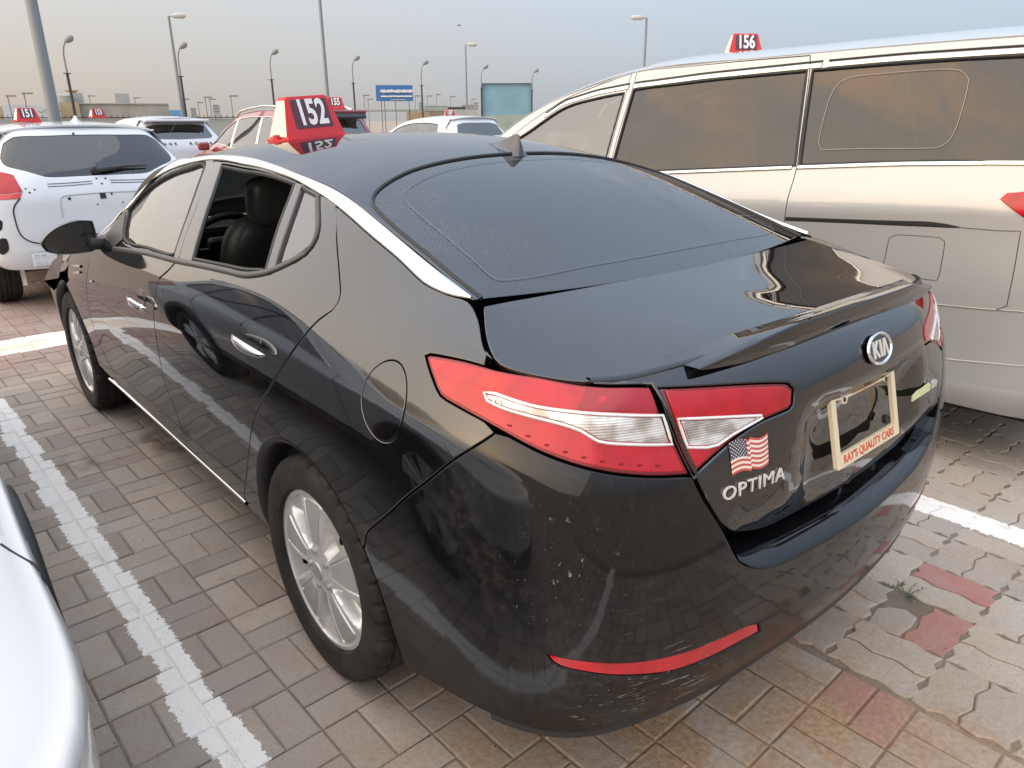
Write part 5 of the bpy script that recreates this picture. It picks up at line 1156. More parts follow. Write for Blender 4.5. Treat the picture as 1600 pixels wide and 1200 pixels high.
d_front=[(1.468,1.785),(1.47,1.372),(1.45,1.0),(1.43,.40),(2.45,.40),(2.6,.6),(2.72,.9),(2.68,1.12),(2.5,1.33),(2.25,1.50),(1.95,1.655),(1.75,1.715)]
van=Veh('silver_minivan','silver minivan with dark tinted side windows parked right of the black sedan',VAN,(2.84,0,0),math.radians(5),M_silver,axles=[.02,3.06],ar=.37,windows=[w_front,w_slide,w_rear],doors=[('sliding_door',d_slide),('front_door',d_front)],glassm=M_vang,trim=M_rub,roof_cut=(3,7),
 rear_glass=[(0,1.70),(-.45,1.69),(-.60,1.66),(-.68,1.45),(-.70,1.33),(-.4,1.28),(0,1.27)],lamps=[('tail_lamp',[(-.594,1.212),(-.612,1.236),(-.70,1.250),(-.86,1.262),(-.93,1.25),(-.93,1.05),(-.85,1.07),(-.74,1.12),(-.66,1.165)],M_redl,'s')],res=.07,crown=.085,cat='van')
M_lt=plain('satin_belt_trim',(.74,.71,.65),.22,.9)
for a,b_ in ((-.82,.292),(.322,1.42),(1.46,2.5)):
    ys=np.linspace(a,b_,10); V,F=strip(van.S.pos,van.yz(*[(y,belt(y)+.006) for y in ys]),van.yz(*[(y,belt(y)-.014) for y in ys]),40,.006,.003)
    mesh('belt_trim',V,F,M_lt,van.o,smooth=True); mesh('belt_trim',[(-x,y,z) for x,y,z in V],[f[::-1] for f in F],M_lt,van.o,smooth=True)
    ys=np.linspace(max(a,-.80),min(b_,2.1),10); V,F=strip(van.S.pos,van.yz(*[(y,vt(y)+.030) for y in ys]),van.yz(*[(y,vt(y)+.006) for y in ys]),40,.006,.003)
    mesh('window_top_trim',V,F,M_lt,van.o,smooth=True); mesh('window_top_trim',[(-x,y,z) for x,y,z in V],[f[::-1] for f in F],M_lt,van.o,smooth=True)
    van.line('drip_rail',[(y,vt(y)+.038) for y in ys],M_rub,.006,mirror=True)
V,F=strip(van.S.pos,van.yz((.30,1.068),(0,1.082),(-.33,1.100),(-.40,1.098),(-.47,1.088)),van.yz((.30,1.048),(0,1.062),(-.33,1.076),(-.43,1.080),(-.47,1.084)),40,.002,.004)
mesh('slide_rail',V,F,M_rail,van.o); mesh('slide_rail',[(-x,y,z) for x,y,z in V],[f[::-1] for f in F],M_rail,van.o)
van.line('gap_and_crease_glint',[(-.47,1.085),(-.69,1.091),(-.697,.94),(-.70,.78),(-.66,.755)],M_rub,.0017,mirror=True)
van.line('gap_and_crease_glint',[(-.38,.742),(-.46,.743),(-.753,.764),(-.9,.77)],M_lt,.0035,mirror=True); van.line('crease_highlight',[(-.40,.50),(-.52,.503),(-.797,.532),(-.95,.55)],M_lt,.0035,mirror=True)  # two bright trim-coloured strips painted in as highlights on the lower body creases
fd_=[(-.185,.86),(-.19,.929),(-.196,1.015),(-.222,1.03),(-.399,1.035),(-.421,1.021),(-.425,.913),(-.42,.85)]
van.line('fuel_door_gap',fd_+fd_[:1],M_rub,.0015,corner=175)
l=van.yz((-.80+.40,1.39)); wl=[(.20,1.385),(.225,1.42),(.235,1.62),(.21,1.69),(.14,1.715),(-.20,1.73),(-.30,1.72),(-.345,1.68),(-.355,1.50),(-.34,1.43),(-.30,1.405),(0,1.395)]
van.line('printed_outline',wl+wl[:1],plain('grey_print_line',(.42,.40,.38),.6),.0009,off=.0,corner=175)
b=MB(); b.box((0,1.55,.8),(1.5,.5,.7),bev=.1); b.box((0,.4,.8),(1.5,.5,.75),bev=.1); b.box((0,2.5,.95),(1.5,.4,.3),bev=.06); b.build('seats',M_dash,van.o)
b=MB(); b.tube([(-.20,2.3,1.50),(-.02,2.22,1.50),(.16,2.3,1.5)],[.03,.045,.03],8); b.build('rear_view_mirror',M_plas,van.o,True)
# ---------------------------------------------------------------- white hatchback without its rear bumper
hg=[(0,1.421),(-.30,1.416),(-.52,1.408),(-.60,1.36),(-.655,1.25),(-.64,1.195),(-.51,1.149),(-.40,1.105),(-.33,1.097),(0,1.098)]
hat=Veh('white_hatchback','white hatchback with its rear bumper missing and bare brackets showing','' or HATCH,(-.02,5.45,0),0,M_white,axles=[.80,3.45],ar=.36,rear_glass=hg,windows=[[(.75,1.12),(.75,1.36),(1.3,1.42),(2.0,1.39),(2.5,1.22),(2.8,1.02),(1.6,1.03)]],glassm=M_tint2,roof_cut=(2,4),
 lamps=[('tail_lamp',[(-.585,1.0),(-.612,1.125),(-.68,1.148),(-.78,1.15),(-.80,1.0),(-.735,.985)],M_redl,'r'),('lamp_lower',[(-.588,.995),(-.735,.98),(-.80,.99),(-.79,.945),(-.735,.945),(-.615,.948)],M_redp,'r')])
S_=hat.S
hat.line('tailgate_gap',[(.615,.95),(.66,.90),(.68,.85),(.678,.72),(.66,.65),(.60,.60),(.50,.576),(.25,.56),(0,.557)],M_rub,.006,'r',mirror=True)
for z0,z1 in ((1.048,1.052),(1.028,1.032)): hat.line('trim_slot',[(.40,z0),(.25,z0),(.07,z1+.003)],M_rub,.0026,'r',mirror=True)
def disc(v,x,z,r,mat,nm,par=None,off=.004,sq=False):
    uv=np.array(v.xz((-abs(x),z))); P=v.S.pos(uv)[0]; n3=v.S.nrm(uv)[0]
    if x>0: P=P*[-1,1,1]; n3=n3*[-1,1,1]
    z_=Vector(n3); xd=Vector((1,0,0)); xd=(xd-z_*xd.dot(z_)).normalized(); yd=z_.cross(xd); M_=Matrix.Translation(P)@Matrix((xd,yd,z_)).transposed().to_4x4()
    b=MB(); b.prism([(r*math.cos(t),r*math.sin(t)) for t in np.linspace(0,2*math.pi,4 if sq else 12,endpoint=False)+(math.pi/4 if sq else 0)],-.004,off,T=lambda a,c,h:tuple(M_@Vector((a,c,h)))); return b.build(nm,mat,par or v.o)
for x,z,r in ((-.27,.925,.012),(-.02,.94,.012),(.055,.945,.008),(-.07,.865,.006),(.13,.87,.006),(-.56,1.02,.006),(-.54,.99,.007),(-.50,1.01,.006),(.04,1.07,.007),(-.03,1.072,.007),(.0,1.03,.007),(-.08,1.46-.03,.010)): disc(hat,x,z,r,M_dark,'bolt_hole')
disc(hat,-.015,.932,.032,M_plas,'tailgate_latch',sq=True)
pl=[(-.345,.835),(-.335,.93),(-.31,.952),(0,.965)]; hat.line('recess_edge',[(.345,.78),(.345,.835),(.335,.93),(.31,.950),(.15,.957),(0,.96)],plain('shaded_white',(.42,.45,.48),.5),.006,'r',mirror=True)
for poly,nm,mt in (([(-.765,.775),(-.79,.80),(-.84,.775),(-.84,.72),(-.79,.705)],'lamp_cavity',M_dark),([(-.765,.64),(-.80,.645),(-.845,.56),(-.81,.51),(-.765,.55)],'bumper_cavity',M_dark)):
    P=panel(S_.pos,hat.xz(*poly),res=.05,off=.003,gap=0,depth=.01,corner=130); both(nm,P,mt,hat.o)
br=bpy.data.objects.new('tow_bracket',None); link(br,hat.o); b=MB(); b.box((-.52,-.015,.455),(.21,.012,.105),bev=.004); b.build('bracket_plate',M_white,br)
b=MB(); b.box((-.45,-.05,.46),(.012,.07,.085)); b.box((-.38,-.05,.46),(.012,.07,.085)); b.box((-.415,-.05,.50),(.08,.07,.01)); b.build('hook_box',M_lt,br)
for x in (-.59,-.54):
    for z in (.425,.49): b=MB(); b.lathe([(0,-.012),(.010,-.010),(.012,0)],10,'Y',c=(x,-.021,z)); b.build('bolt',M_lt,br)
b=MB(); b.box((-.70,.12,.34),(.03,.05,.20)); b.build('hanging_strut',M_lt,hat.o)
wi=bpy.data.objects.new('rear_wiper',None); link(wi,hat.o); b=MB(); uv=hat.xz((-.02,1.137)); p0=S_.pos(uv)[0]; b.lathe([(0,-.035),(.028,-.03),(.035,0)],14,'Y',c=tuple(p0)); b.build('wiper_pivot',M_plas,wi,True)
b=MB(); f2=lambda x,z:tuple((lambda P:(abs(P[0])*(1 if x>0 else -1),P[1]-.025,P[2]))(S_.pos(hat.xz((-abs(x),z)))[0])); b.tube([f2(-.02,1.137),f2(.10,1.15),f2(.22,1.162),f2(.40,1.163)],[.024,.020,.013,.006],8); b.build('wiper_arm',M_plas,wi,True)
zr2=lambda v,x,y:float(v.R.pos(v.R.inv(lambda P:P[:,:2],np.array([(x,y)])))[0,2])
b=MB(); V=[]
for (y,h,wd) in ((.95,.004,.03),(.85,.03,.035),(.76,.055,.035),(.72,.05,.034),(.70,.0,.035)):
    z0=zr2(hat,.05,y)-.003
    for a,c in ((-1,0),(-.3,.5),(-.1,1),(.1,1),(.3,.5),(1,0)): V.append((.05+a*wd,y,z0+h*c))
b.add(V,[(i*6+j,i*6+j+1,(i+1)*6+j+1,(i+1)*6+j) for i in range(4) for j in range(5)]); b.build('aerial_fin',M_white,hat.o,True)
# ---------------------------------------------------------------- white car in the next bay, facing the camera side
CROSS=dict(SUV); CROSS=dict(w=.905,sh=.86,front=3.72,floor=.30,tum=1.1,top=[(3.4,.60,.74),(3.0,.72,.86),(2.6,.755,.945),(2.2,.745,1.02),(1.75,.66,1.25),(1.3,.62,1.39),(.7,.62,1.45),(0,.62,1.45),(-.5,.62,1.40),(-.8,.60,1.36)],bow=[.2,.2,.16,.14,.1,.06,.03,0,-.04,-.08],rear=[(.3,-.80),(.5,-.92),(.8,-.95),(.95,-.92),(1.05,-.85),(1.2,-.75),(1.37,-.62)],n=15)
nb=Veh('white_crossover','white crossover facing the other way whose front corner fills the lower left edge',CROSS,(-2.435,2.75,0),math.pi,M_white2,axles=[0,2.68],ar=.40,rear_glass=[(0,1.33),(-.4,1.325),(-.52,1.30),(-.60,1.12),(-.5,1.06),(0,1.05)],windows=[[(-.35,1.02),(-.25,1.25),(.2,1.37),(.9,1.38),(1.3,1.28),(1.75,1.06),(1.9,.98),(.8,.99)]],glassm=M_tint,trim=M_chrome,
 lamps=[('tail_lamp',[(-.35,.97),(-.62,1.01),(-.80,.98),(-.86,.86),(-.72,.84)],M_redl,'s')],gaps=[[(1.05,1.36),(1.0,1.0),(.95,.6),(.98,.33)],[(2.0,.95),(2.05,.7),(2.02,.33)],[(.12,1.3),(.10,1.0),(.3,.6),(.42,.36)]])
nb.line('bumper_seam',[(2.95,.80),(3.03,.70),(3.05,.55),(3.02,.44)],M_rub,.0028,mirror=True)
for cy in (0,2.68):
    a=np.radians(np.linspace(-6,186,40)); 
    for sg in (1,-1):
        V=[];F=[]
        for t in a:
            q=nb.S.pos(nb.yz((cy+.41*math.cos(t),.335+.41*math.sin(t))))[0]
            for dr,dx in ((.032,-.003),(.028,-.020),(-.02,-.026),(-.03,-.012),(-.03,.12)): V.append(((q[0]+dx)*sg,cy+(.40+dr)*math.cos(t),.335+(.40+dr)*math.sin(t)))
        for i in range(39):
            for j in range(4): F.append((i*5+j,i*5+j+1,(i+1)*5+j+1,(i+1)*5+j))
        mesh('arch_cladding',V,[f[::-1] for f in F] if sg==-1 else F,M_plas,nb.o,smooth=True)
V,F=strip(nb.S.pos,nb.yz((2.24,.42),(1.4,.42),(.42,.42)),nb.yz((2.24,.31),(1.4,.31),(.42,.31)),40,.012,.003); mesh('sill_cladding',V,F,M_plas,nb.o); mesh('sill_cladding',[(-x,y,z) for x,y,z in V],[f[::-1] for f in F],M_plas,nb.o)
V,F=strip(nb.S.pos,nb.yz((3.09,.42),(3.3,.42))+[(nb.UF+.5,nb.yz((3.27,.42))[0][1]),(nb.UF+.02,nb.yz((3.27,.42))[0][1])],nb.yz((3.09,.30),(3.3,.30))+[(nb.UF+.5,.0),(nb.UF+.02,.0)],40,.014,.003); mesh('bumper_cladding',V,F,M_plas,nb.o); mesh('bumper_cladding',[(-x,y,z) for x,y,z in V],[f[::-1] for f in F],M_plas,nb.o)
# ---------------------------------------------------------------- maroon sport utility
sw1=[(3.02,1.13),(2.72,1.35),(2.40,1.49),(2.18,1.545),(2.12,1.10)]; sw2=[(2.06,1.10),(2.12,1.55),(1.7,1.585),(1.15,1.59),(1.08,1.10)]; sw3=[(1.03,1.12),(1.10,1.59),(.78,1.58),(.66,1.54),(.60,1.36),(.68,1.22)]
srg=[(0,1.56),(-.40,1.555),(-.56,1.52),(-.66,1.22),(-.6,1.14),(0,1.12)]
red=Veh('maroon_suv','maroon SUV with silver roof rails standing behind the black sedan',SUV,(4.25,9.15,0),0,M_red,axles=[.95,3.65],rear_glass=srg,windows=[sw1,sw2,sw3],glassm=M_glass,trim=M_chrome,roof_cut=(2,4),lamps=[('tail_lamp',[(-.5,1.0),(-.6,1.08),(-.8,1.1),(-.86,.95),(-.6,.93)],M_redl,'r')])
for sg in (-1,1):
    b=MB(); b.tube([(sg*.60,2.45,1.60),(sg*.60,2.25,1.68),(sg*.60,1.9,1.72),(sg*.605,1.3,1.755),(sg*.60,.8,1.74),(sg*.60,.6,1.69)],.017,8); b.build('roof_rail',M_lt,red.o,True)
b=MB(); b.box((0,.30,1.645),(1.22,.34,.05),bev=.02,rx=-.10); b.build('roof_spoiler',M_red,red.o)
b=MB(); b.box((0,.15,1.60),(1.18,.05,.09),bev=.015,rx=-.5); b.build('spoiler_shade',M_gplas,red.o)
for sg in (-1,1): b=MB(); b.box((sg*1.03,3.02,1.11),(.20,.10,.14),bev=.035); b.build('door_mirror',M_red,red.o)
# ---------------------------------------------------------------- cars further back
LOW=dict(SUV); LOW['top']=[(y,x,z-.10 if z>1.2 else z) for y,x,z in SUV['top']]; LOW['rear']=[(.28,.08),(.5,.0),(.85,-.02),(1.05,.0),(1.2,.10),(1.55,.36)]
lrg=[(0,1.47),(-.42,1.465),(-.58,1.43),(-.66,1.24),(-.6,1.20),(0,1.18)]
lw2=[[(2.95,1.10),(2.6,1.30),(2.1,1.43),(1.2,1.47),(.8,1.44),(.7,1.2),(1.4,1.08)]]
rov=Veh('white_suv','white SUV with black rear window and spaced black lettering behind the hatchback',LOW,(3.64,14.5,0),0,M_white,axles=[.95,3.65],rear_glass=lrg,windows=lw2,roof_cut=(2,4),lamps=[('tail_lamp',[(-.5,1.02),(-.62,1.10),(-.8,1.1),(-.84,1.0),(-.6,.98)],M_redl,'r')])
uv=rov.xz((-.001,1.10)); P0=rov.S.pos(uv)[0]; n3=Vector(rov.S.nrm(uv)[0]); xd=Vector((1,0,0)); yd=n3.cross(xd).normalized()
for t_,x in (('RANGE',-.36),('ROVER',.36)): text_mesh('tailgate_lettering',t_,.075,M_plas,rov.o,Matrix.Translation((x,P0[1]-.012+.012*abs(x),P0[2]))@Matrix((xd,yd,n3)).transposed().to_4x4(),.004,spacing=2.0,xs=1.2)
b=MB(); b.box((0,.25,1.53),(1.25,.30,.05),bev=.02,rx=-.1); b.build('roof_spoiler',M_white,rov.o); b=MB(); b.box((0,.105,1.505),(1.0,.02,.022),rx=-.3); b.build('brake_lamp',M_gplas,rov.o)
SEDG=dict(LOW); SEDG=dict(w=.91,sh=.9,front=4.4,floor=.25,tum=1.2,top=[(4.0,.62,.74),(3.5,.70,.86),(3.1,.72,.97),(2.6,.66,1.22),(2.1,.60,1.38),(1.5,.60,1.44),(1.0,.60,1.42),(.5,.62,1.30),(.2,.64,1.18)],bow=[.2,.2,.15,.1,.06,.03,0,-.04,-.10],rear=[(.25,.05),(.5,.0),(.85,-.02),(1.0,.0),(1.2,.15)],n=13)
def far(name,label,sp,x,y,mat,rz=0.,wins=None,rg_=None,spo=True):
    v=Veh(name,label,sp,(x,y,0),rz,mat,axles=[.95,3.65],windows=wins or lw2,rear_glass=rg_ or lrg,roof_cut=(2,4),wheels=False,res=.12,group='cars parked in the rows behind')
    return v
sew=[[(2.75,1.05),(2.4,1.22),(1.9,1.33),(1.2,1.35),(.75,1.22),(.6,1.04)]]; serg=[(0,1.12),(-.3,1.118),(-.5,1.11),(-.52,1.02),(-.4,1.0),(0,.99)]
far('parked_car','white SUV roof with dark spoiler seen right of the maroon SUV',LOW,9.5,12.0,M_white,0.); far('parked_car','blue grey saloon roof carrying sign 158 behind the black sedan',SEDG,8.1,5.9,M_grey,0.,sew,serg)
far('parked_car','white car roof next to the silver minivan in the far row',LOW,12.2,10.2,M_white2,0.); far('parked_car','white roof showing between the hatchback and its sign',LOW,-.6,13.2,M_white2,0.); far('parked_car','pale car roof between the white SUV and the maroon SUV',SEDG,4.6,17.5,M_white2,0.,sew,serg); far('parked_car','grey car roof at the far right of the row',SEDG,16.4,10.5,M_grey,0.,sew,serg)
# ---------------------------------------------------------------- numbered roof signs
def roof_sign(num,loc,rz,label,s=1.,tilt=(0,0)):
    o=empty('roof_sign',loc,rz,label,'sign','numbered red roof signs'); o.rotation_euler=(tilt[0],tilt[1],rz)
    bx,by,tx,ty,h=.132*s,.085*s,.094*s,.036*s,.165*s
    b=MB(); n=28; pl=[]
    for t in np.linspace(0,2*math.pi,n,endpoint=False): c,s_=math.cos(t),math.sin(t); pl.append((math.copysign(abs(c)**.45,c)*(bx+.022*s),math.copysign(abs(s_)**.45,s_)*(by+.02*s)))
    b.prism(pl,0,.010*s); b.build('base_flange',M_signred,o)
    V=[(-bx,-by,.01*s),(bx,-by,.01*s),(bx,by,.01*s),(-bx,by,.01*s),(-tx,-ty,h),(tx,-ty,h),(tx,ty,h),(-tx,ty,h)]
    bm=bmesh.new(); vs=[bm.verts.new(v) for v in V]
    for f in ((0,1,5,4),(2,3,7,6),(4,5,6,7),(1,2,6,5),(3,0,4,7)): bm.faces.new([vs[i] for i in f])
    bmesh.ops.bevel(bm,geom=[e for e in bm.edges if len(e.link_faces)==2],offset=.006*s,segments=2,affect='EDGES'); me=bpy.data.meshes.new('sign_body'); bm.to_mesh(me); bm.free(); me.materials.append(M_signred); link(bpy.data.objects.new('sign_body',me),o)
    for sg in (-1,1):
        V=[(sg*(bx+.0012),-by*.82,.018*s),(sg*(bx+.0012),by*.82,.018*s),(sg*(tx+.0018),ty*.8,h*.95),(sg*(tx+.0018),-ty*.8,h*.95)]; mesh('end_panel',V,[(0,1,2,3) if sg==1 else (3,2,1,0)],M_signwhite,o)
    for sg in (-1,1):
        a=Vector((0,sg*by,.01*s)); c=Vector((0,sg*ty,h)); upv=(c-a).normalized(); xd=Vector((-sg,0,0)); nz=xd.cross(upv)
        if nz.y*sg<0: nz=-nz
        M_=Matrix.Translation(a+(c-a)*.56+nz*.0012)@Matrix((xd,upv,xd.cross(upv))).transposed().to_4x4()
        b=MB(); q=[M_@Vector(v) for v in ((-.084*s,-.054*s,.001),(.084*s,-.054*s,.001),(.080*s,.058*s,.001),(-.080*s,.058*s,.001))]; b.add(q,[(0,1,2,3)]); b.build('number_backing',M_numbg,o)
        text_mesh('number',num,.138*s,M_num,o,M_@Matrix.Translation((0,.002*s,.0022)),.0004,bold=.004*s,xs=.66)
    for x in (-bx-.008*s,bx+.008*s): b=MB(); b.lathe([(0,.022*s),(.014*s,.020*s),(.016*s,.0)],12,'Z',c=(x,0,.006*s)); b.build('strap_knob',M_signred,o,True)
    return o
def roofz(x,y): return float(G.pos([gxy((x,y))[0]])[0,2])
roof_sign('152',(-.25,1.10,roofz(-.25,1.10)-.006),math.radians(4),'red roof sign numbered 152 standing on the black sedan',.94,(0,math.radians(-4)))
roof_sign('151',(-.30,6.5,zr2(hat,-.28,1.05)+.003),math.radians(6),'red roof sign numbered 151 on the white hatchback',.72)
roof_sign('155',(4.55,9.75,1.70),math.radians(-20),'red roof sign numbered 155 on the maroon SUV',1.1)
roof_sign('156',(3.05,1.33,1.915),math.radians(-40),'red roof sign numbered 156 on the silver minivan',.85)
roof_sign('158',(8.2,7.4,1.475),math.radians(-35),'red roof sign numbered 158 on the blue grey saloon')
roof_sign('157',(9.7,13.6,1.60),math.radians(-30),'red roof sign on the white SUV right of the maroon SUV')
roof_sign('153',(2.55,16.2,1.60),math.radians(12),'red roof sign on the white SUV behind the hatchback',1.1)
roof_sign('154',(4.6,18.9,1.47),math.radians(20),'small red roof sign far behind near the maroon SUV')
roof_sign('161',(12.4,11.6,1.60),math.radians(-40),'red roof sign beside the minivan windscreen')
# ================================================================ far background
CW=cam.matrix_world
def pix(px,py,d):
    """world point seen at pixel of the photograph at horizontal distance d"""
    v=CW.to_3x3()@Vector(((px-800)/1147.1,-(py-600)/1147.1,-1)); h=math.hypot(v.x,v.y); return CW.translation+v*(d/h)
def ground_at(px,d): q=pix(px,188,d); return Vector((q.x,q.y,0))
M_pole=plain('galvanised_pole',(.22,.24,.26),.5,.4); M_bpole=plain('dark_painted_pole',(.03,.03,.035),.5); M_lamp=plain('lamp_head_grey',(.22,.22,.22),.5)
def top_z(px,py,d): return pix(px,py,d).z
def black_lamp(px,d,py,label):
    p=ground_at(px,d); h=top_z(px,py,d); o=empty('lamp_post',p,0,label,'lamp post','black lamp posts along the boundary'); rd=Vector((math.cos(_y),-math.sin(_y),0))
    b=MB(); b.tube([(0,0,0),(0,0,h*.70)],[.075,.06],8); b.build('post',M_bpole,o,True); b=MB(); b.lathe([(.02,-.02),(.17,-.01),(.17,.02),(.02,.03)],12,'Z',c=(0,0,h*.70)); b.build('collar',M_bpole,o)
    q=rd*.30; b=MB(); b.tube([(0,0,h*.70),(0,0,h*.86),(q.x*.25,q.y*.25,h*.92),(q.x*.7,q.y*.7,h*.965)],[.045,.04,.035,.03],8); b.build('arm',M_lamp,o,True)
    b=MB(); a=Vector((q.x*.6,q.y*.6,h*.955)); e=Vector((q.x*1.9,q.y*1.9,h)); b.tube([a,a.lerp(e,.3),a.lerp(e,.75),e],[.05,.13,.15,.06],8); b.build('lamp_head',M_lamp,o,True)
for px,py,d,l in ((119,58,42,'leftmost black lamp post beside the tall grey pole'),(292,68,46,'black lamp post just right of the thin tall grey mast'),(431,78,50,'black lamp post rising left of sign 152'),(556,88,56,'black lamp post between sign 155 and the blue billboard'),(661,95,60,'black lamp post right of the blue billboard'),(753,102,64,'black lamp post at the left edge of the teal hoarding'),(831,108,70,'black lamp post at the right edge of the teal hoarding')): black_lamp(px,d,py,l)
def mast(px,d,py,r,label,side=1,head=True):
    p=ground_at(px,d); h=top_z(px,py,d) if py>0 else 13.; o=empty('light_mast',p,0,label,'mast','tall grey light masts'); rd=Vector((math.cos(_y),-math.sin(_y),0))*side
    b=MB(); b.tube([(0,0,0),(0,0,h*.5),(0,0,h)],[r,r*.82,r*.62],12); b.build('mast_pole',M_pole,o,True)
    b=MB(); b.tube([(0,0,h-.05),(rd.x*.5,rd.y*.5,h+.03)],.04,6); b.build('bracket',M_pole,o)
    if head: b=MB(); b.tube([(rd.x*.3,rd.y*.3,h),(rd.x*.5,rd.y*.5,h+.02),(rd.x*1.3,rd.y*1.3,h+.02),(rd.x*1.5,rd.y*1.5,h)],[.1,.22,.24,.1],8); b.build('flood_lamp',plain('pale_lamp_head',(.45,.45,.43),.5),o,True)
    return o
m0=mast(86,19,0,.125,'thick grey light mast rising behind the white hatchback'); b=MB(); b.box((.09,-.06,4.05),(.16,.16,.34)); b.build('junction_box',M_pole,m0)
mast(287,78,26,.17,'thin grey light mast left of the maroon SUV'); mast(515,52,0,.13,'grey light mast rising behind sign 152'); mast(730,105,70,.15,'grey light mast between two black lamp posts right of the billboard'); mast(1002,80,28,.16,'grey light mast above the silver minivan roof',-1)
ORD='first second third fourth fifth sixth seventh eighth ninth'.split()
for grp,lst in (('left',((20,150,110),(46,146,105),(146,150,150),(216,153,150),(290,155,130),(313,160,150),(325,152,120),(332,155,140),(365,150,110))),('right',((571,149,130),(577,155,150),(650,150,130),(669,150,150),(683,148,160),(705,151,150),(738,155,170)))):
    for i,(px,py,d) in enumerate(lst):
        p=ground_at(px,d); h=top_z(px,py,d); o=empty('street_light',p,0,ORD[i]+' slim distant street light from the left, on the skyline '+grp+' of the maroon SUV','street light','distant street lights '+grp+' of the maroon SUV')
        b=MB(); b.tube([(0,0,0),(0,0,h)],[.09,.06],6); b.build('post',M_lamp,o); b=MB(); b.box((.3,-.2,h),(1.1,.5,.16)); b.build('lamp_head',M_lamp,o)
def facing(px,d): q=ground_at(px,d)-CW.translation; return math.atan2(q.y,q.x)-math.pi/2
def slab(name,x0,x1,y0,y1,d,depth,mat,parent=None,label=None,cat=None,group=None,z0=None):
    """box whose front spans the given part of the horizon at distance d"""
    a,b_=ground_at(x0,d),ground_at(x1,d); c=(a+b_)/2; zt=top_z((x0+x1)/2,y0,d); zb=0. if z0 is None else z0; rz=math.atan2((b_-a).y,(b_-a).x); L_=(b_-a).length; n=Vector((-math.sin(rz),math.cos(rz),0)); c=c+n*depth/2
    m=MB(); m.box((c.x,c.y,(zt+zb)/2),(L_,depth,zt-zb),rz=rz); o=m.build(name,mat,parent)
    if label: tag(o,label,cat,group)
    return o
def wallm(name,c): 
    m,t,b=NT(name); g=N(t); p=g.wpos(); g.put(b.inputs['Base Color'],g.mix(g.ramp(g.noise(p,.5,5,.6),.3,.75),c,tuple(q*.8 for q in c))); setp(b,Roughness=.9); return m
M_ware=wallm('beige_render',(.36,.34,.30)); M_yel=wallm('ochre_render',(.42,.33,.20)); M_gry=wallm('grey_render',(.36,.37,.36)); M_ltb=wallm('pale_blue_panel',(.50,.55,.60)); M_blue=plain('blue_billboard_face',(.035,.13,.36),.5); M_teal=wallm('teal_hoarding',(.20,.36,.45)); M_glb=wallm('greenish_glazing',(.36,.42,.42))
wh=empty('warehouse',ground_at(195,120),0,'long low beige warehouse with roof units on the left horizon','building')
def child(o,parent): o.parent=parent; o.matrix_parent_inverse=Matrix.Translation(parent.location).inverted(); return o
child(slab('wall',128,267,162,0,120,18,M_ware),wh); child(slab('roof_edge',127,268,161,0,119.8,.4,M_gry,z0=top_z(195,163,120)),wh)
for x0,x1,y in ((118,137,145),(186,208,146)): child(slab('roof_unit',x0,x1,y,0,123,5,M_gry,z0=top_z(195,162,120)),wh)
c=ground_at(107,123); m=MB(); m.lathe([(0,top_z(107,147,123)),(.95,top_z(107,147,123)-.2),(1.0,2.)],16,'Z',c=(c.x,c.y,0)); child(m.build('water_tank',M_gry,None,True),wh)
m=MB(); q=ground_at(121,121); m.lathe([(.2,0),(.9,.35),(.85,.38),(.2,.05)],14,'Z',c=(q.x,q.y,top_z(121,146,121))); child(m.build('dish_aerial',M_yel),wh)
slab('ochre_building',97,128,160,0,118,12,M_yel,label='ochre yellow building end beside the beige warehouse',cat='building')
sb=empty('signboard_wall',ground_at(50,116),0,'pale blue and white signboards on the far left horizon','hoarding'); child(slab('board',8,60,164,0,116,.5,M_ltb),sb); child(slab('board',60,97,165,0,116,.5,wallm('white_board',(.55,.57,.58))),sb)
for x in (30,66,85): 
    q=pix(x,173,115.6); m=MB(); m.tube([(q.x-.5,q.y,q.z),(q.x-.1,q.y,q.z-.25),(q.x+.3,q.y,q.z+.1),(q.x+.7,q.y,q.z-.1)],.05,4); child(m.build('board_scribble',M_bpole),sb)
slab('ochre_wall',0,8,166,0,117,4,M_yel,label='short ochre wall at the left edge of the photo',cat='wall'); slab('blue_container',267,287,172,0,118,4,plain('blue_container_paint',(.10,.26,.46),.5),label='small bright blue container below the thin grey mast',cat='container')
fn=empty('boundary_fence',ground_at(170,75),0,'low dark boundary fence running along the left horizon','fence')
child(slab('rail',-60,420,183,0,75,.08,M_bpole,z0=top_z(170,184.5,75)),fn); child(slab('low_wall',-60,420,186,0,75.2,.2,M_gry),fn)
for x in range(-50,420,9): child(slab('fence_post',x,x+1,179.5,0,75,.06,M_bpole),fn)
for x0,x1,y,d,l in ((300,309,168,190,'small pale block left of the maroon SUV roof'),(335,346,163,190,'boxy pale tower block left of the maroon SUV'),(655,662,159,180,'thin pale building edge right of the billboard'),(663,700,164,175,'greenish glazed building right of the blue billboard'),(722,744,163,170,'grey shed behind the far light mast'),(741,748,159,160,'narrow pale tower left of the teal hoarding')):
    o=empty('distant_building',ground_at((x0+x1)/2,d),0,l,'building'); child(slab('wall',x0,x1,y,0,d,8,M_glb if 'glaz' in l else M_gry),o)
    for k in range(3): 
        zz=top_z(x0,y,d); child(slab('window_band',x0+.8,x1-.8,0,0,d-.05,.04,M_teal,z0=zz*(.25+.22*k)) if False else slab('window_band',x0+1,x1-1,y+2+k*4.0,0,d-.06,.05,plain('dull_glazing',(.16,.19,.21),.3),z0=top_z(x0,y+3.6+k*4.0,d)),o)
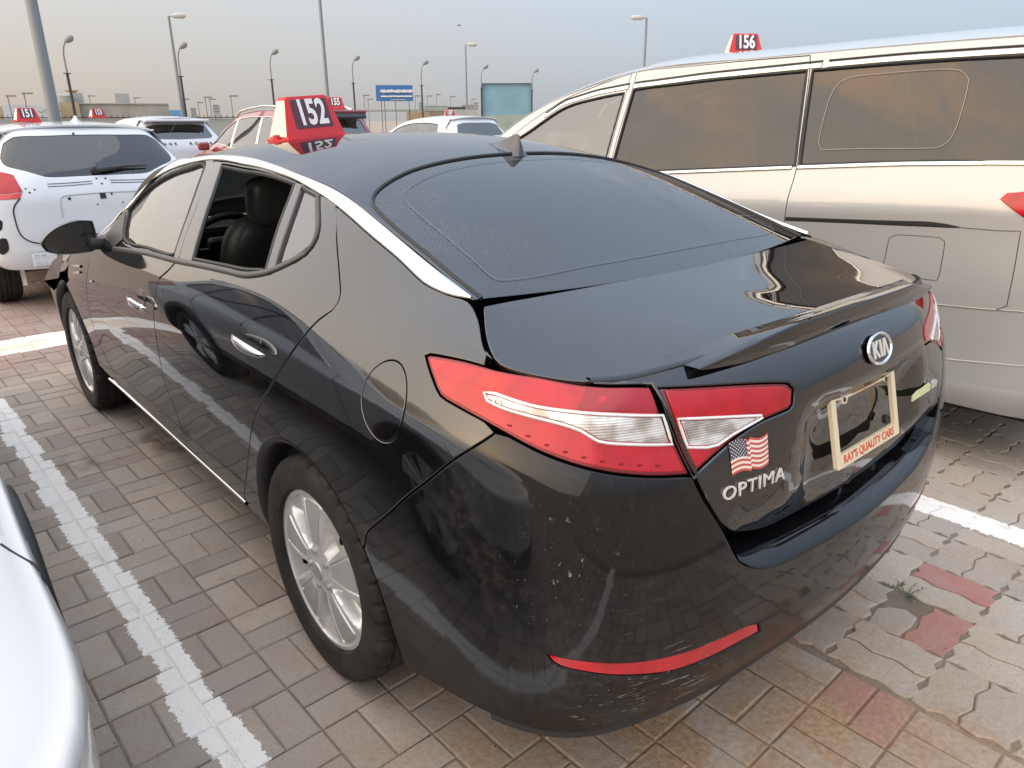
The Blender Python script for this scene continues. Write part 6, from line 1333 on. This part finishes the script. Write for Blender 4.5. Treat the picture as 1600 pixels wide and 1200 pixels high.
slab('sand_wall',636,700,175,0,95,3,wallm('sand_wall_render',(.40,.31,.20)),label='sandy boundary wall under the blue billboard',cat='wall'); slab('brown_wall',672,704,174,0,93,1,wallm('brown_wall_render',(.24,.18,.13)),label='brown wall section right of the sandy wall',cat='wall'); slab('grey_hoarding',704,744,171,0,90,.5,wallm('grey_hoarding_sheet',(.36,.37,.37)),label='grey sheet hoarding left of the teal hoarding',cat='hoarding')
slab('overpass',480,704,171,0,97,5,M_gry,label='thin grey overpass deck behind the parked cars',cat='bridge',z0=top_z(600,173.5,97)); 
for x in (500,560,640,690): slab('overpass_pillar',x,x+2.2,173,0,98,1.5,M_gry,label='grey pillar carrying the thin overpass deck',cat='pillar',group='overpass pillars')
bb=empty('billboard',ground_at(618,92),0,'blue billboard on thin posts with two lines of white script','billboard')
child(slab('face',590,647,133,0,92,.25,M_blue,z0=top_z(618,158,92)),bb)
for x in (597,602,619,640): child(slab('post',x,x+.9,157,0,92.3,.12,M_bpole),bb)
q0,q1=pix(590,133,91.9),pix(647,133,91.9); ux=(q1-q0); ux.z=0; wlen=ux.length; ux.normalize(); zt=top_z(618,133,92); zb=top_z(618,158,92); hh_=zt-zb; r5=random.Random(11)
def script(f0,f1,x0,x1,th):
    x=x0
    while x<x1:
        w_=r5.uniform(.06,.16); pts=[]
        for k in range(6): t=k/5; pts.append(q0+ux*(wlen*x+w_*wlen*.12*t)+Vector((0,0,-(hh_*(f0+(f1-f0)*(.55+.45*math.sin(t*6+x*40)*r5.uniform(.4,1)))))))
        m=MB(); m.tube(pts,th,4); child(m.build('script_stroke',M_num),bb); x+=w_*.14+.004
script(.22,.50,.07,.95,.035); script(.62,.76,.08,.92,.045); script(.88,.93,.33,.75,.022)
th=empty('teal_hoarding',ground_at(791,72),0,'large teal blue hoarding panel standing behind the parked cars','hoarding'); child(slab('panel',753,831,131,0,72,.3,M_teal,z0=top_z(791,180,72)),th); child(slab('top_rail',752,832,130,0,71.8,.12,M_bpole,z0=top_z(791,131.5,72)),th)
for x in (752.5,830): child(slab('upright',x,x+2,130,0,71.7,.2,M_bpole),th)
child(slab('base_strip',753,831,180,0,72,.3,wallm('green_grey_base',(.30,.36,.33))),th)
slab('shrub_mass',700,728,167,0,120,6,plain('dark_scrub',(.05,.06,.05),.9),label='dark pile of trucks and scrub left of the far mast',cat='trucks')
bd=empty('bird',pix(717,40,60),0,'small bird flying in the sky above the far masts','bird'); m=MB(); m.tube([(-.16,0,0),(-.05,0,.01),(.1,0,.01),(.17,0,0)],[.01,.045,.04,.008],6); m.build('bird_body',M_lamp,bd,True)
for sg in (-1,1): mesh('wing',[(-.02,0,.02),(.08,0,.02),(.05,sg*.16,.07),(-.03,sg*.34,.04),(-.05,sg*.15,.06)],[(0,1,2,4),(4,2,3)],M_lamp,bd)
